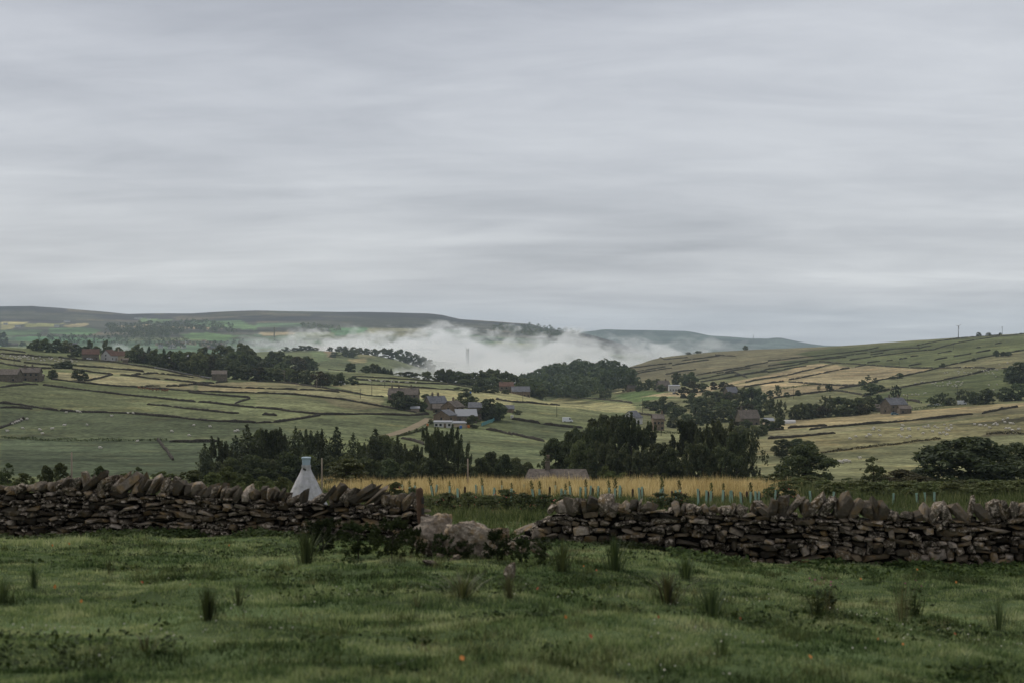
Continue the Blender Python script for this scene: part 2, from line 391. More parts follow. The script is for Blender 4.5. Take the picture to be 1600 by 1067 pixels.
# ================================================================== ground sheet
GREEN, OLIVE, TAN, PALE, ROUGH = (0.066, 0.083, 0.034), (0.104, 0.107, 0.05), (0.235, 0.17, 0.092), (0.195, 0.168, 0.09), (0.062, 0.055, 0.031)
DEEP = (0.056, 0.066, 0.036)
FIELDS = [
 # left hillside
 (Q(1, [(0,690),(300,712),(700,740),(1100,770),(1600,803),(2000,810),(2000,1100),(0,1100)]), (0.068,0.076,0.04)),
 (Q(1, [(0,895),(500,915),(1050,912),(1500,920),(1500,1140),(0,1140)]), (0.058,0.068,0.038)),
 (Q(1, [(0,582),(250,566),(700,618),(1220,672),(1600,710),(2000,752),(2000,800),(1600,803),(1100,770),(700,740),(300,712),(0,685)]), (0.094,0.098,0.048)),
 (Q(1, [(330,480),(700,500),(640,520),(520,548),(320,530)]), (0.16,0.135,0.075)),
 (Q(1, [(540,545),(700,505),(860,517),(1020,535),(1220,560),(1220,604),(900,580)]), (0.175,0.15,0.082)),
 (Q(1, [(1030,528),(1330,556),(1600,545),(1900,560),(2050,590),(2050,625),(1600,617),(1230,605),(1230,560)]), (0.19,0.155,0.085)),
 (Q(1, [(820,440),(1310,520),(1230,552),(1030,528),(860,514),(700,500),(560,440)]), (0.15,0.135,0.07)),
 (Q(1, [(0,345),(330,390),(700,422),(820,440),(560,440),(700,500),(240,462),(0,430)]), (0.125,0.12,0.062)),
 (Q(2, [(0,550),(280,568),(600,620),(800,645),(780,700),(560,660),(300,632),(0,615)]), (0.17,0.15,0.08)),
 (Q(2, [(0,620),(300,634),(560,662),(800,705),(1080,750),(800,752),(400,750),(0,705)]), (0.105,0.105,0.052)),
 (Q(2, [(400,640),(680,680),(800,703),(640,720),(480,690)]), (0.14,0.12,0.066)),
 (Q(2, [(450,565),(630,560),(1240,600),(1900,640),(1900,690),(1150,690),(1000,640),(700,632)]), (0.19,0.168,0.085)),
 (Q(2, [(450,470),(900,500),(1350,575),(1240,598),(630,560),(560,500)]), (0.118,0.12,0.058)),
 (Q(2, [(400,755),(1080,752),(1120,800),(1040,845),(800,885),(300,900),(100,810)]), (0.088,0.094,0.047)),
 (Q(2, [(1000,960),(1120,840),(1440,850),(1600,880),(2000,960),(1800,1060),(1000,1060)]), (0.086,0.092,0.046)),
 (Q(3, [(0,628),(330,632),(750,682),(815,745),(500,730),(250,700),(0,668)]), (0.2,0.178,0.088)),
 (Q(3, [(0,668),(300,705),(600,735),(480,800),(200,800),(0,775)]), (0.11,0.112,0.054)),
 (Q(3, [(0,790),(440,838),(330,920),(200,1000),(0,1000)]), (0.092,0.1,0.05)),
 (Q(3, [(640,632),(760,603),(1010,610),(1010,642),(760,672)]), (0.07,0.094,0.036)),
 (Q(3, [(620,585),(780,570),(800,600),(640,620)]), (0.17,0.15,0.085)),
 # right hillside
 (Q(3, [(560,432),(1000,372),(1000,382),(680,450),(620,445)]), (0.085,0.096,0.04)),
 (Q(3, [(620,445),(1000,385),(1500,338),(1980,338),(1760,372),(1900,395),(1640,420),(1700,445),(1140,510),(960,560),(760,560),(700,500)]), (0.122,0.104,0.06)),
 (Q(4, [(380,337),(430,335),(1600,250),(1600,345),(1150,440),(1030,462),(400,430),(120,442),(60,418),(300,395),(180,370)]), (0.074,0.078,0.034)),
 (Q(4, [(-800,640),(0,500),(300,430),(415,435),(150,502),(0,525),(-200,555),(-460,640)]), (0.25,0.19,0.11)),
 (Q(4, [(-300,580),(0,528),(150,503),(420,438),(530,456),(130,538),(-140,580)]), (0.24,0.182,0.104)),
 (Q(4, [(130,535),(530,456),(610,445),(1020,465),(830,515),(680,540),(560,560),(150,550)]), (0.205,0.16,0.092)),
 (Q(4, [(-60,560),(120,545),(560,568),(420,596),(160,632),(0,655)]), (0.235,0.178,0.102)),
 (Q(4, [(0,655),(420,598),(600,628),(700,640),(150,700),(60,690)]), (0.115,0.11,0.055)),
 (Q(4, [(420,598),(1030,472),(1160,450),(1400,462),(820,583),(600,628)]), (0.12,0.112,0.056)),
 (Q(4, [(1060,458),(1600,355),(1600,440),(1460,462)]), (0.13,0.115,0.06)),
 (Q(4, [(600,640),(820,588),(1420,468),(1640,470),(1640,620),(1150,660),(960,680)]), (0.078,0.085,0.036)),
 (Q(4, [(60,800),(160,785),(700,738),(1500,680),(1640,672),(1640,700),(1080,770),(400,826),(60,845)]), (0.22,0.17,0.092)),
 (Q(4, [(0,845),(260,846),(1090,772),(1640,690),(1640,735),(1000,800),(500,855),(0,898)]), (0.125,0.108,0.06)),
 (Q(4, [(-100,905),(500,860),(1100,800),(1640,740),(1640,860),(1080,905),(330,992),(100,1010),(-60,1000)]), (0.165,0.142,0.072)),
 (Q(4, [(1130,808),(1400,790),(1640,757),(1640,790),(1400,808),(1180,818)]), (0.07,0.062,0.034)),
 (Q(4, [(1330,880),(1420,855),(1640,868),(1640,885),(1380,895)]), (0.08,0.064,0.036)),
 (Q(4, [(-60,1000),(330,994),(1080,908),(1640,866),(1640,1130),(-60,1130)]), (0.135,0.128,0.066)),
 # far valley side under the moor
 (Q(1, [(0,175),(180,175),(60,220),(0,222)]), (0.2,0.17,0.075)), (Q(1, [(150,185),(400,183),(330,205),(150,205)]), (0.17,0.16,0.06)),
 (Q(1, [(400,195),(560,180),(540,200),(420,208)]), (0.22,0.17,0.09)), (Q(1, [(300,215),(520,205),(640,225),(560,255),(300,245)]), (0.06,0.1,0.04)),
 (Q(1, [(620,200),(900,190),(1180,200),(1440,215),(1300,222),(900,205)]), (0.24,0.17,0.1)), (Q(1, [(1130,250),(1300,240),(1500,262),(1400,290),(1170,280)]), (0.09,0.14,0.05)),
 (Q(1, [(1150,170),(1500,165),(1600,200),(1600,225),(1300,205)]), (0.08,0.12,0.05)), (Q(1, [(880,150),(1100,160),(1000,185),(860,180)]), (0.09,0.12,0.05)),
 (Q(1, [(100,265),(420,262),(700,285),(640,310),(300,300),(100,290)]), (0.06,0.115,0.05)), (Q(1, [(0,225),(280,222),(240,250),(0,262)]), (0.08,0.115,0.05)),
 (Q(2, [(0,180),(300,180),(330,205),(0,205)]), (0.08,0.12,0.06)), (Q(2, [(450,215),(700,205),(680,240),(500,262)]), (0.06,0.11,0.05)),
 (Q(2, [(700,210),(1040,215),(1120,240),(1080,270),(700,250)]), (0.15,0.135,0.08)), (Q(2, [(1060,230),(1320,215),(1300,275),(1080,285)]), (0.07,0.1,0.055)),
 (Q(2, [(0,240),(200,230),(260,250),(60,262)]), (0.2,0.15,0.09)), (Q(2, [(200,350),(290,345),(460,405),(380,425)]), (0.11,0.13,0.06)),
 (Q(2, [(290,348),(500,350),(480,400),(460,402)]), (0.17,0.125,0.075)), (Q(2, [(640,365),(760,372),(740,395),(640,392)]), (0.16,0.14,0.07)),
 (Q(2, [(580,405),(690,395),(690,425),(590,430)]), (0.2,0.16,0.08)),
]
def in_poly(X, Y, poly):
    ins = np.zeros(X.shape, bool)
    n = len(poly)
    for i in range(n):
        x0, y0 = poly[i]; x1, y1 = poly[(i + 1) % n]
        if y0 == y1: continue
        c = ((y0 > Y) != (y1 > Y)) & (X < (x1 - x0) * (Y - y0) / (y1 - y0) + x0)
        ins ^= c
    return ins
def make_ground():
    rows = np.concatenate([np.arange(-14, 30, 0.25), np.arange(30, 140, 1.1), np.arange(140, 300, 3.0),
                           np.exp(np.linspace(math.log(300), math.log(2700), 330)), np.exp(np.linspace(math.log(2700), math.log(14000), 130))[1:]])
    t = np.concatenate([np.linspace(-1.15, -0.44, 36)[:-1], np.linspace(-0.44, 0.44, 420), np.linspace(0.44, 1.15, 36)[1:]])
    Y, T = np.meshgrid(rows, t, indexing='ij')
    X = T * (Y + 34) * (1 - 0.0 * Y)
    Z = H(X, Y)
    n, m = X.shape
    V = np.stack([X, Y, Z], -1).reshape(-1, 3)
    idx = np.arange(n * m).reshape(n, m)
    Fc = np.stack([idx[:-1, :-1], idx[:-1, 1:], idx[1:, 1:], idx[1:, :-1]], -1).reshape(-1, 4)
    # land cover: what grows where, with the farthest hills haze-tinted
    C = np.zeros((n, m, 3)); C[:] = (0.092, 0.098, 0.045)
    wob = lambda s, k: fbm(X / s, Y / s, k, 3)
    def put(mask, c): C[mask] = c
    put(Y < 64, (0.075, 0.098, 0.042))
    put((Y >= 62) & (Y < 175), (0.05, 0.058, 0.024))
    put((Y >= 78 + 4 * wob(6, 3)) & (Y < 150) & (X > -0.13 * Y) & (X < 0.19 * Y), (0.16, 0.115, 0.05))
    put((Y >= 150) & (Y < 320), (0.035, 0.042, 0.02))
    right = (X > 0.09 * Y) & (Y > 320)
    C[right] = (0.105, 0.1, 0.05)
    far = Y > 2650
    C[far] = (0.062, 0.09, 0.05)
    moor = far & (Y > 4700 + 500 * wob(700, 21) * 2)
    C[moor] = (0.052, 0.046, 0.034)
    heath = moor & (wob(500, 25) + (Y - 5900) / 1500 > 0.1)
    C[heath] = (0.030, 0.024, 0.026)
    gr = far & ~moor & (wob(260, 31) > 0.12); C[gr] = (0.1, 0.105, 0.05)
    br = far & (Y > 4300) & (wob(330, 35) > 0.25); C[br] = C[br] * 0.5 + np.array((0.12, 0.09, 0.05)) * 0.5
    C[Y > 8200] = (0.05, 0.062, 0.052)  # distance haze put into the ground colour of the farthest hills
    for pts, c in FIELDS:
        mid_y = np.mean([p[1] for p in pts])
        w = [P(px, py) for px, py in pts]
        ys = [q.y for q in w]
        poly = [(q.x, q.y) for q in w]
        msk = in_poly(X, Y, poly)
        C[msk] = c
    C = np.clip(C * (1.25 + 0.22 * fbm(X / 9.0, Y / 9.0, 51, 3)[..., None]), 0.004, 1)
    C = C * np.array([0.95, 1.0, 0.97])
    mo = (1 + 1.1 * fbm(X / 260.0, Y / 150.0, 57, 5))[..., None]; C = np.clip(np.where((Y > 3000)[..., None], C * mo, C), .006, 1)
    A = np.concatenate([C, np.ones((n, m, 1))], -1).reshape(-1, 4)
    near = np.clip(1 - smooth(60, 90, Y), 0, 1).ravel()
    m_, nt = mat('ground'); w = NT(nt)
    at = w.node('ShaderNodeAttribute', attribute_name='cover')
    v = w.coord('Object')
    vs = w.coord('Object', (0.75, 1.0, 1.0))
    a = w.noise(v, 0.5, 6, 0.65); b = w.noise(vs, 0.06, 6, 0.62, 0.6); c = w.noise(v, 0.008, 5, 0.6); d = w.noise(v, 0.0022, 7, 0.68, 0.8)
    k = w.math('MULTIPLY', w.val(a, -0.6, 2.6), w.math('MULTIPLY', w.val(b, -0.3, 2.3), w.math('MULTIPLY', w.val(c, 0.05, 1.95), w.val(d, 0.1, 1.9))))
    col = w.mix(1.0, at.outputs['Color'], w.gray(k), 'MULTIPLY')
    # patches of rushes and dead grass
    rp = w.ramp(w.noise(vs, 0.11, 5, 0.7), [(0.57, (0, 0, 0)), (0.66, (1, 1, 1))])
    col = w.mix(w.math('MULTIPLY', rp, 0.8), col, w.mix(1.0, col, (0.42, 0.46, 0.4), 'MULTIPLY'))
    tp = w.ramp(w.noise(v, 0.045, 6, 0.66), [(0.54, (0, 0, 0)), (0.68, (1, 1, 1))])
    col = w.mix(w.math('MULTIPLY', tp, 0.7), col, w.mix(1.0, col, (1.5, 1.25, 1.1), 'MULTIPLY'))
    w.out(col, 1.0, 0.05, w.math('ADD', a, w.math('MULTIPLY', b, 3.0)), 0.5, 0.25)
    me = np_mesh('ground', V, Fc, [m_], True, attrs={'cover': ('FLOAT_COLOR', 'POINT', A)})
    o = link('ground', me); tag(o, 'pasture, rough fields and moor of the wide valley', kind='structure')
    return o
ground = make_ground()

# ------------------------------------------------------------------ strips laid on the ground: the ridge road and the farm track
def drape(pts, step):
    """world polyline resampled and laid on the ground"""
    w = [P(*p) if len(p) == 2 else G(p[0], p[2]) for p in pts]
    out = []
    for a, b in zip(w[:-1], w[1:]):
        L = math.hypot(b.x - a.x, b.y - a.y); n = max(1, int(L / step))
        for i in range(n): out.append((a.x + (b.x - a.x) * i / n, a.y + (b.y - a.y) * i / n))
    out.append((w[-1].x, w[-1].y))
    A = np.array(out)
    if len(A) > 4:      # soften the corners a little
        B = A.copy(); B[1:-1] = A[1:-1] * .5 + (A[:-2] + A[2:]) * .25; A = B
    return A
def ribbon(name, pts, width, lift, m, step=6.0):
    A = drape(pts, step)
    d = np.gradient(A, axis=0); d /= np.linalg.norm(d, axis=1)[:, None] + 1e-9
    nrm = np.stack([-d[:, 1], d[:, 0]], 1)
    V = []
    for s in (-1, 0, 1):
        q = A + nrm * width / 2 * s
        V.append(np.column_stack([q, H(q[:, 0], q[:, 1]) + lift]))
    n = len(A); V = np.stack(V, 1).reshape(-1, 3)
    i = np.arange(n - 1) * 3
    Fc = np.concatenate([np.stack([i, i + 1, i + 4, i + 3], 1), np.stack([i + 1, i + 2, i + 5, i + 4], 1)])
    return link(name, np_mesh(name, V, Fc, [m], True))
M_ASPH = plain('asphalt', (0.11, 0.11, 0.112), 0.9, 0.2, 0.25, 0.6, 0.1)
M_DIRT = plain('track_dirt', (0.2, 0.16, 0.1), 0.95, 0.1, 0.4, 0.4, 0.2)
r1 = ribbon('road', Q(1, [(800,434),(900,447),(1000,463),(1100,484),(1200,502),(1310,523)]), 6.5, 0.35, M_ASPH); tag(r1, 'grey country road along the tree belt on the ridge', kind='structure')
r2 = ribbon('farm_track', Q(2, [(790,888),(860,872),(930,850),(1000,820),(1050,795),(1085,775)]), 4.5, 0.12, M_DIRT, 4); tag(r2, 'pale dirt track climbing to the stone farm', kind='structure')

# ================================================================== dry stone field walls, one object each
def _wall_mat():
    m, nt = mat('field_wall_stone'); w = NT(nt); v = w.coord('Object', (1, 1, 2.2))
    n = w.noise(v, 2.2, 5, 0.7); b = w.noise(v, 0.12, 3)
    c = w.ramp(n, [(0.3, (0.014, 0.012, 0.010)), (0.5, (0.042, 0.036, 0.027)), (0.66, (0.14, 0.118, 0.092))])
    c = w.mix(1.0, c, w.gray(w.val(b, 0.55, 1.4)), 'MULTIPLY')
    w.out(c, 0.95, 0.1, n, 0.8, 0.2); return m
M_FWALL = _wall_mat()
WRNG = np.random.default_rng(11)
def field_wall(pts, h=1.3, th=0.65, gaps=0.0):
    A = drape(pts, 1.3); n = len(A)
    d = np.gradient(A, axis=0); d /= np.linalg.norm(d, axis=1)[:, None] + 1e-9
    nrm = np.stack([-d[:, 1], d[:, 0]], 1)
    s = np.arange(n)
    hh = h * (1 + 0.30 * fbm(s / 9.0, s * 0 + WRNG.uniform(0, 99), 3, 4) * 2 + WRNG.uniform(-.16, .16, n))
    if gaps:
        hh = np.where(fbm(s / 3.0, s * 0 + WRNG.uniform(0, 99), 8, 2) > 0.5 - gaps, hh * 0.25, hh)
    hh[0] *= .6; hh[-1] *= .6
    base = A[len(A) // 2]; o3 = np.array([base[0], base[1], float(H(base[0], base[1]))])
    prof = [(-.5, -.35), (-.5, .55), (-.36, .86), (0, 1.0), (.36, .86), (.5, .55), (.5, -.35)]
    V = []
    for q, z in prof:
        p = A + nrm * (th * q + WRNG.uniform(-.05, .05, n)[:, None])
        g = H(A[:, 0], A[:, 1])
        V.append(np.column_stack([p, g + (hh * z if z > 0 else z) + (WRNG.uniform(-.05, .05, n) if z > .6 else 0)]))
    V = np.stack(V, 1).reshape(-1, 3) - o3
    k = len(prof); i = np.arange(n - 1) * k
    Fc = np.concatenate([np.stack([i + j, i + j + 1, i + k + j + 1, i + k + j], 1) for j in range(k - 1)])
    caps = np.array([[0, 1, 2, 3, 4, 5, 6], [(n - 1) * k + j for j in range(6, -1, -1)]])
    return link('dry_stone_wall', np_mesh('dry_stone_wall', V, [Fc, caps], [M_FWALL]), loc=Vector(o3))
WALLS = {
 'upper pastures below the ridge houses': [
  Q(1, [(0,345),(60,352),(160,365)]), Q(1, [(0,372),(130,380),(260,392),(330,393)]),
  Q(1, [(365,395),(480,408),(560,412),(700,424),(800,438),(900,452),(1000,468),(1100,490),(1200,508),(1310,530)]),
  Q(1, [(0,400),(60,410),(130,420)]), Q(1, [(150,428),(300,442),(430,452)]), Q(1, [(0,430),(110,450),(240,462),(320,466)]), Q(1, [(450,470),(560,485),(705,502)]),
  Q(1, [(700,503),(640,520),(545,541)]), Q(1, [(750,503),(860,515),(1000,533)]), Q(1, [(815,507),(900,498),(970,493),(1050,501),(1210,521)]),
  Q(1, [(470,447),(620,458),(760,470),(900,485)]),
  Q(1, [(1030,530),(1130,543),(1230,553),(1340,557)]), Q(1, [(1350,553),(1420,546)])],
 'pastures around the left farmhouse': [
  Q(1, [(320,532),(480,550),(620,565),(760,577),(900,582),(960,590),(1100,598),(1220,607),(1400,612),(1600,617)]),
  Q(1, [(900,577),(1000,572)]), Q(1, [(1040,575),(1110,572)]), Q(1, [(1115,575),(1220,563),(1330,575),(1460,583),(1600,588)]),
  Q(1, [(0,582),(90,572),(170,562),(240,566)]), Q(1, [(270,568),(400,585),(520,598),(680,618),(840,635),(1000,650),(1110,662),(1220,672)]),
  Q(1, [(1240,672),(1340,682),(1460,695),(1600,710)]), Q(1, [(1180,612),(1360,630),(1450,637),(1560,645)]), Q(1, [(1562,650),(1520,665),(1470,682)]),
  Q(1, [(920,688),(1060,700),(1200,718),(1340,732),(1460,745),(1490,742)]),
  Q(1, [(0,680),(120,690),(240,708),(340,725),(480,735),(620,738),(760,742),(880,750),(1000,762),(1160,775),(1300,790),(1450,797),(1600,803)]),
  Q(1, [(0,708),(100,708),(200,716)]), Q(1, [(0,838),(60,815),(150,778)]), Q(1, [(1060,922),(1200,924),(1360,920)]), Q(1, [(985,910),(1020,955),(1050,990),(1080,1035)])],
 'pastures between tree belt and farm': [
  Q(2, [(0,545),(120,548),(270,563),(380,580),(500,598),(600,615),(700,632),(800,640)]), Q(2, [(0,588),(120,592),(280,597),(420,600),(520,612)]),
  Q(2, [(0,617),(150,622),(300,632),(420,645),(560,660),(680,682),(800,703),(900,720),(1000,738)]),
  Q(2, [(0,708),(150,722),(280,738),(400,752),(520,752),(650,748),(800,752),(960,757),(1080,750)]), Q(2, [(0,803),(120,800),(220,785),(320,770),(400,757)]),
  Q(2, [(40,752),(130,758)]), Q(2, [(450,470),(560,478),(700,487),(820,496),(960,506)]), Q(2, [(600,512),(760,522),(900,530),(1050,538),(1160,548)]),
  Q(2, [(620,532),(760,542),(900,550),(1050,557),(1200,562)]), Q(2, [(630,562),(760,568),(900,576),(1040,585),(1150,592),(1240,598)]), Q(2, [(910,900),(980,915),(1050,938)]),
  Q(2, [(1200,560),(1280,572),(1360,582)]), Q(2, [(1160,540),(1200,562)])],
 'pastures below the stone farm': [
  Q(2, [(1440,845),(1530,860),(1600,878)]), Q(2, [(1500,655),(1600,672),(1700,678)]), Q(3, [(0,780),(130,800),(260,820),(380,832),(440,835)]),
  Q(3, [(0,872),(90,895),(200,918)]), Q(3, [(330,632),(450,648),(600,660),(750,680)]), Q(3, [(780,745),(880,757),(960,790)]), Q(3, [(830,705),(920,730),(1000,757)]),
  Q(3, [(0,668),(150,682),(300,693)]), Q(2, [(1200,690),(1330,712),(1480,740)])],
 'far slope above the valley trees': [
  Q(3, [(560,432),(700,412),(850,387),(1000,375)]), Q(3, [(650,450),(800,430),(950,408),(1100,395)]), Q(3, [(680,470),(820,452),(1000,430)]), Q(3, [(740,502),(900,474),(1000,460)]),
  Q(3, [(760,485),(880,466),(960,452)]), Q(3, [(1060,415),(1200,398),(1300,384)]), Q(3, [(1000,445),(1120,424),(1230,410)]),
  Q(3, [(1150,505),(1300,480),(1450,455),(1600,425)]), Q(3, [(1280,495),(1380,478),(1490,460)]), Q(3, [(1160,532),(1280,508),(1400,488)]),
  Q(3, [(1180,547),(1350,522),(1460,502),(1600,468)]), Q(3, [(1370,483),(1470,520)]), Q(3, [(1390,507),(1600,482)]), Q(3, [(1100,372),(1250,352),(1400,338),(1600,337)]),
  Q(3, [(1270,378),(1400,388)]), Q(3, [(960,500),(1060,482),(1150,470)])],
 'tan fields on the far right slope': [
  Q(3, [(1460,550),(1600,524),(1750,500),(1880,468),(1960,445),(2015,435)]), Q(3, [(1450,580),(1600,556),(1700,544)]),
  Q(4, [(130,535),(260,510),(400,480),(510,462)]), Q(4, [(320,422),(450,432),(600,440),(750,452),(900,460),(1030,462)]),
  Q(4, [(130,548),(260,560),(400,568),(570,572)]), Q(4, [(30,650),(160,632),(300,615),(420,595),(560,570),(680,540),(830,515),(940,490),(1030,470)]),
  Q(4, [(400,598),(500,612),(590,628)]), Q(4, [(590,640),(700,605),(820,585)]), Q(4, [(820,585),(950,560),(1080,540),(1200,515),(1330,485),(1410,465)]),
  Q(4, [(1030,470),(1090,455),(1150,440),(1280,410),(1400,385),(1600,350)]), Q(4, [(1060,460),(1200,458),(1420,463)]), Q(4, [(1460,462),(1510,466)]), Q(4, [(840,655),(900,665),(960,678)]), Q(4, [(545,455),(610,440)])],
 'green hilltop on the right skyline': [
  Q(4, [(0,417),(140,402),(300,385),(450,368),(600,352),(690,332)]), Q(4, [(0,447),(150,430),(280,410),(420,390),(520,378),(620,366)]), Q(4, [(0,468),(160,445),(250,422)]), Q(4, [(0,488),(120,466),(240,447)]),
  Q(4, [(330,408),(450,397),(490,392)]), Q(4, [(510,412),(640,392),(800,372),(900,358),(1040,346),(1100,326),(1210,300),(1400,270),(1600,247)]),
  Q(4, [(640,362),(790,342),(950,337)]), Q(4, [(930,320),(1080,292),(1250,270),(1400,260),(1450,257)]), Q(4, [(880,447),(960,433)]), Q(4, [(1040,412),(1120,396)]), Q(4, [(1160,390),(1270,370)]),
  Q(4, [(1300,366),(1390,350)]), Q(4, [(740,416),(780,412)]), Q(4, [(820,406),(870,399)]), Q(4, [(890,390),(940,384)]), Q(4, [(1060,371),(1150,356)]), Q(4, [(940,340),(1020,322)]), Q(4, [(1420,312),(1460,303)]), Q(4, [(1290,336),(1330,333)]),
  Q(4, [(640,378),(720,368)]), Q(4, [(620,428),(700,418)])],
 'near right sheep pastures': [
  Q(4, [(125,837),(240,829),(370,821)]), Q(4, [(260,847),(400,829),(560,816),(760,801),(950,783),(1090,771)]), Q(4, [(1130,767),(1280,749)]), Q(4, [(1340,746),(1440,723),(1560,703)]),
  Q(4, [(0,903),(140,895),(290,880),(420,868)]), Q(4, [(1050,775),(1160,760)]), Q(4, [(0,850),(90,845)])],
}
ALLW = {}
for zone, lst in WALLS.items():
    ws = [field_wall(p, 1.0 if 'left' in zone or 'belt' in zone else 1.3 if ('slope' in zone or 'hilltop' in zone) else 1.1, gaps=0.12 if ('slope' in zone or 'hilltop' in zone) else 0.03) for p in lst]
    label_run(ws, 'dark field wall in the ' + zone + ', {} counting downhill', 'wall', 'field walls in the ' + zone,
              key=lambda o: CY - F * o.location.z / o.location.y)
    for o_ in ws: o_['kind'] = 'thing'
    ALLW[zone] = ws

# ================================================================== trees and bushes
TR = np.random.default_rng(5)
M_BARK = plain('bark', (0.045, 0.038, 0.03), 0.95, 0.1, 0.4, 3.0, 0.5)
M_BROAD = foliage('broadleaf_foliage', (0.03, 0.043, 0.02), (0.118, 0.138, 0.06))
M_SPRUCE = foliage('spruce_foliage', (0.02, 0.03, 0.016), (0.08, 0.098, 0.048))
M_ALDER = foliage('alder_foliage', (0.024, 0.035, 0.018), (0.1, 0.114, 0.054))
M_WILLOW = foliage('willow_foliage', (0.04, 0.052, 0.02), (0.13, 0.15, 0.058))
M_RUSSET = foliage('russet_foliage', (0.026, 0.026, 0.012), (0.085, 0.072, 0.036))
def leaves(Pt, N, size, rng, aspect=1.7, jit=0.9):
    n = len(Pt)
    N = N + rng.normal(0, jit, (n, 3)); N /= np.linalg.norm(N, axis=1)[:, None] + 1e-9
    t = np.cross(N, rng.normal(0, 1, (n, 3))); t /= np.linalg.norm(t, axis=1)[:, None] + 1e-9
    b = np.cross(N, t)
    s = size * rng.uniform(0.55, 1.35, n)[:, None]
    V = np.stack([Pt - b * s * aspect / 2, Pt + t * s / 2 + N * s * .12, Pt + b * s * aspect / 2, Pt - t * s / 2 + N * s * .12], 1).reshape(-1, 3)
    return V, np.arange(4 * n).reshape(n, 4)
def sphere_dirs(n, rng):
    d = rng.normal(0, 1, (n, 3)); return d / np.linalg.norm(d, axis=1)[:, None]
def lobes_to_leaves(L, n, size, rng, inner=0.35, jit=0.55):
    """L: (k,4) centre + radius; leaves on and inside the lobes"""
    w = L[:, 3] ** 2; k = rng.choice(len(L), n, p=w / w.sum())
    d = sphere_dirs(n, rng); d[:, 2] = np.where(d[:, 2] < -0.35, -d[:, 2], d[:, 2])
    r = np.where(rng.random(n) < inner, rng.uniform(0.3, 0.9, n), rng.uniform(0.85, 1.12, n))
    Pt = L[k, :3] + d * (L[k, 3] * r)[:, None] * np.array([1, 1, .85])
    V, Fc = leaves(Pt, d, size, rng, 1.7, jit)
    # a leaf clump's own tint: some lobes are younger, yellower growth
    lob = rng.random(len(L)); a = np.clip(0.55 * rng.random(n) + 0.45 * lob[k], 0, 1)
    return V, Fc, a
def crown_mesh(name, V, Fc, a, m): return np_mesh(name, V, Fc, [m], False, attrs={'rnd': ('FLOAT', 'FACE', a)})
def trunk_mesh(h0, h1, r, rng, limbs=7, reach=0.3):
    mb = MB(); lean = rng.uniform(-.03, .03, 2)
    top = Vector((lean[0] * h1, lean[1] * h1, h1))
    mb.tube([(0, 0, -.06), (0, 0, 0.02), top * .4, top * .75, top], [r * 1.5, r * 1.15, r, r * .55, r * .12], 7)
    for i in range(limbs):
        z = rng.uniform(h0, h1 * .85); a = i * 2.4 + rng.uniform(-.4, .4)
        p0 = top * (z / h1); l = reach * (1 - .5 * z / h1) * rng.uniform(.7, 1.1)
        p1 = p0 + Vector((math.cos(a) * l * .5, math.sin(a) * l * .5, l * .25)); p2 = p0 + Vector((math.cos(a) * l, math.sin(a) * l, l * .7))
        mb.tube([p0, p1, p2], [r * .42, r * .28, r * .08], 5)
    return mb.mesh('trunk', M_BARK, True)
def broad(seed, n, size, m, z0=0.14, lob=60, openness=0.0):
    rng = np.random.default_rng(seed)
    L = []
    while len(L) < lob:
        zz_ = rng.uniform(0, 1); prof = math.sqrt(max(0, 1 - ((zz_ - .38) / .62) ** 2)) if zz_ > .38 else .72 + .28 * zz_ / .38
        a = rng.uniform(0, 6.283); q = prof * (rng.uniform(.45, 1) if rng.random() < .8 else rng.uniform(0, .5)) * rng.uniform(.85, 1.08)
        L.append([math.cos(a) * q * .42, math.sin(a) * q * .42, z0 + (1 - z0) * (.05 + .87 * zz_), rng.uniform(.05, .13) * (1 - openness * .4) * (.8 if lob > 90 else 1)])
    L = np.array(L)
    V, Fc, a = lobes_to_leaves(L, n, size, rng)
    V[:, :2] *= .5 / np.percentile(np.abs(V[:, :2]), 99.7); zt = np.percentile(V[:, 2], 99.8); V[:, 2] = z0 * .6 + (V[:, 2] - V[:, 2].min()) * (1 - z0 * .6) / (zt - V[:, 2].min())
    return crown_mesh('crown', V, Fc, a, m), trunk_mesh(.18, .8, .024, rng)
def upright(seed, n, size, m):
    """alder / young poplar: many steep shoots"""
    rng = np.random.default_rng(seed); L = []
    for i in range(46):
        a = rng.uniform(0, 6.28); z = rng.uniform(.12, .9); rad = .42 * math.sin(min(1, .12 + z * .82) * math.pi) ** .55 * rng.uniform(.2, 1)
        for k in range(4):
            L.append([math.cos(a) * rad * (1 + .05 * k), math.sin(a) * rad * (1 + .05 * k), z + k * .04, .062 - .011 * k])
    for h_ in range(5):
        a = h_ * 1.3 + rng.uniform(0, 1); q = rng.uniform(.02, .2); zt = rng.uniform(.86, 1.0)
        for k in range(7): L.append([math.cos(a) * q, math.sin(a) * q, zt - .16 + k * .024, .06 - .006 * k])
    L = np.array(L)
    V, Fc, a = lobes_to_leaves(L, n, size, rng, .25)
    V[:, :2] *= .5 / np.percentile(np.abs(V[:, :2]), 99.7); V[:, 2] = .05 + (V[:, 2] - V[:, 2].min()) * .95 / (V[:, 2].max() - V[:, 2].min())
    return crown_mesh('crown', V, Fc, a, m), trunk_mesh(.15, .92, .016, rng, 12, .32)
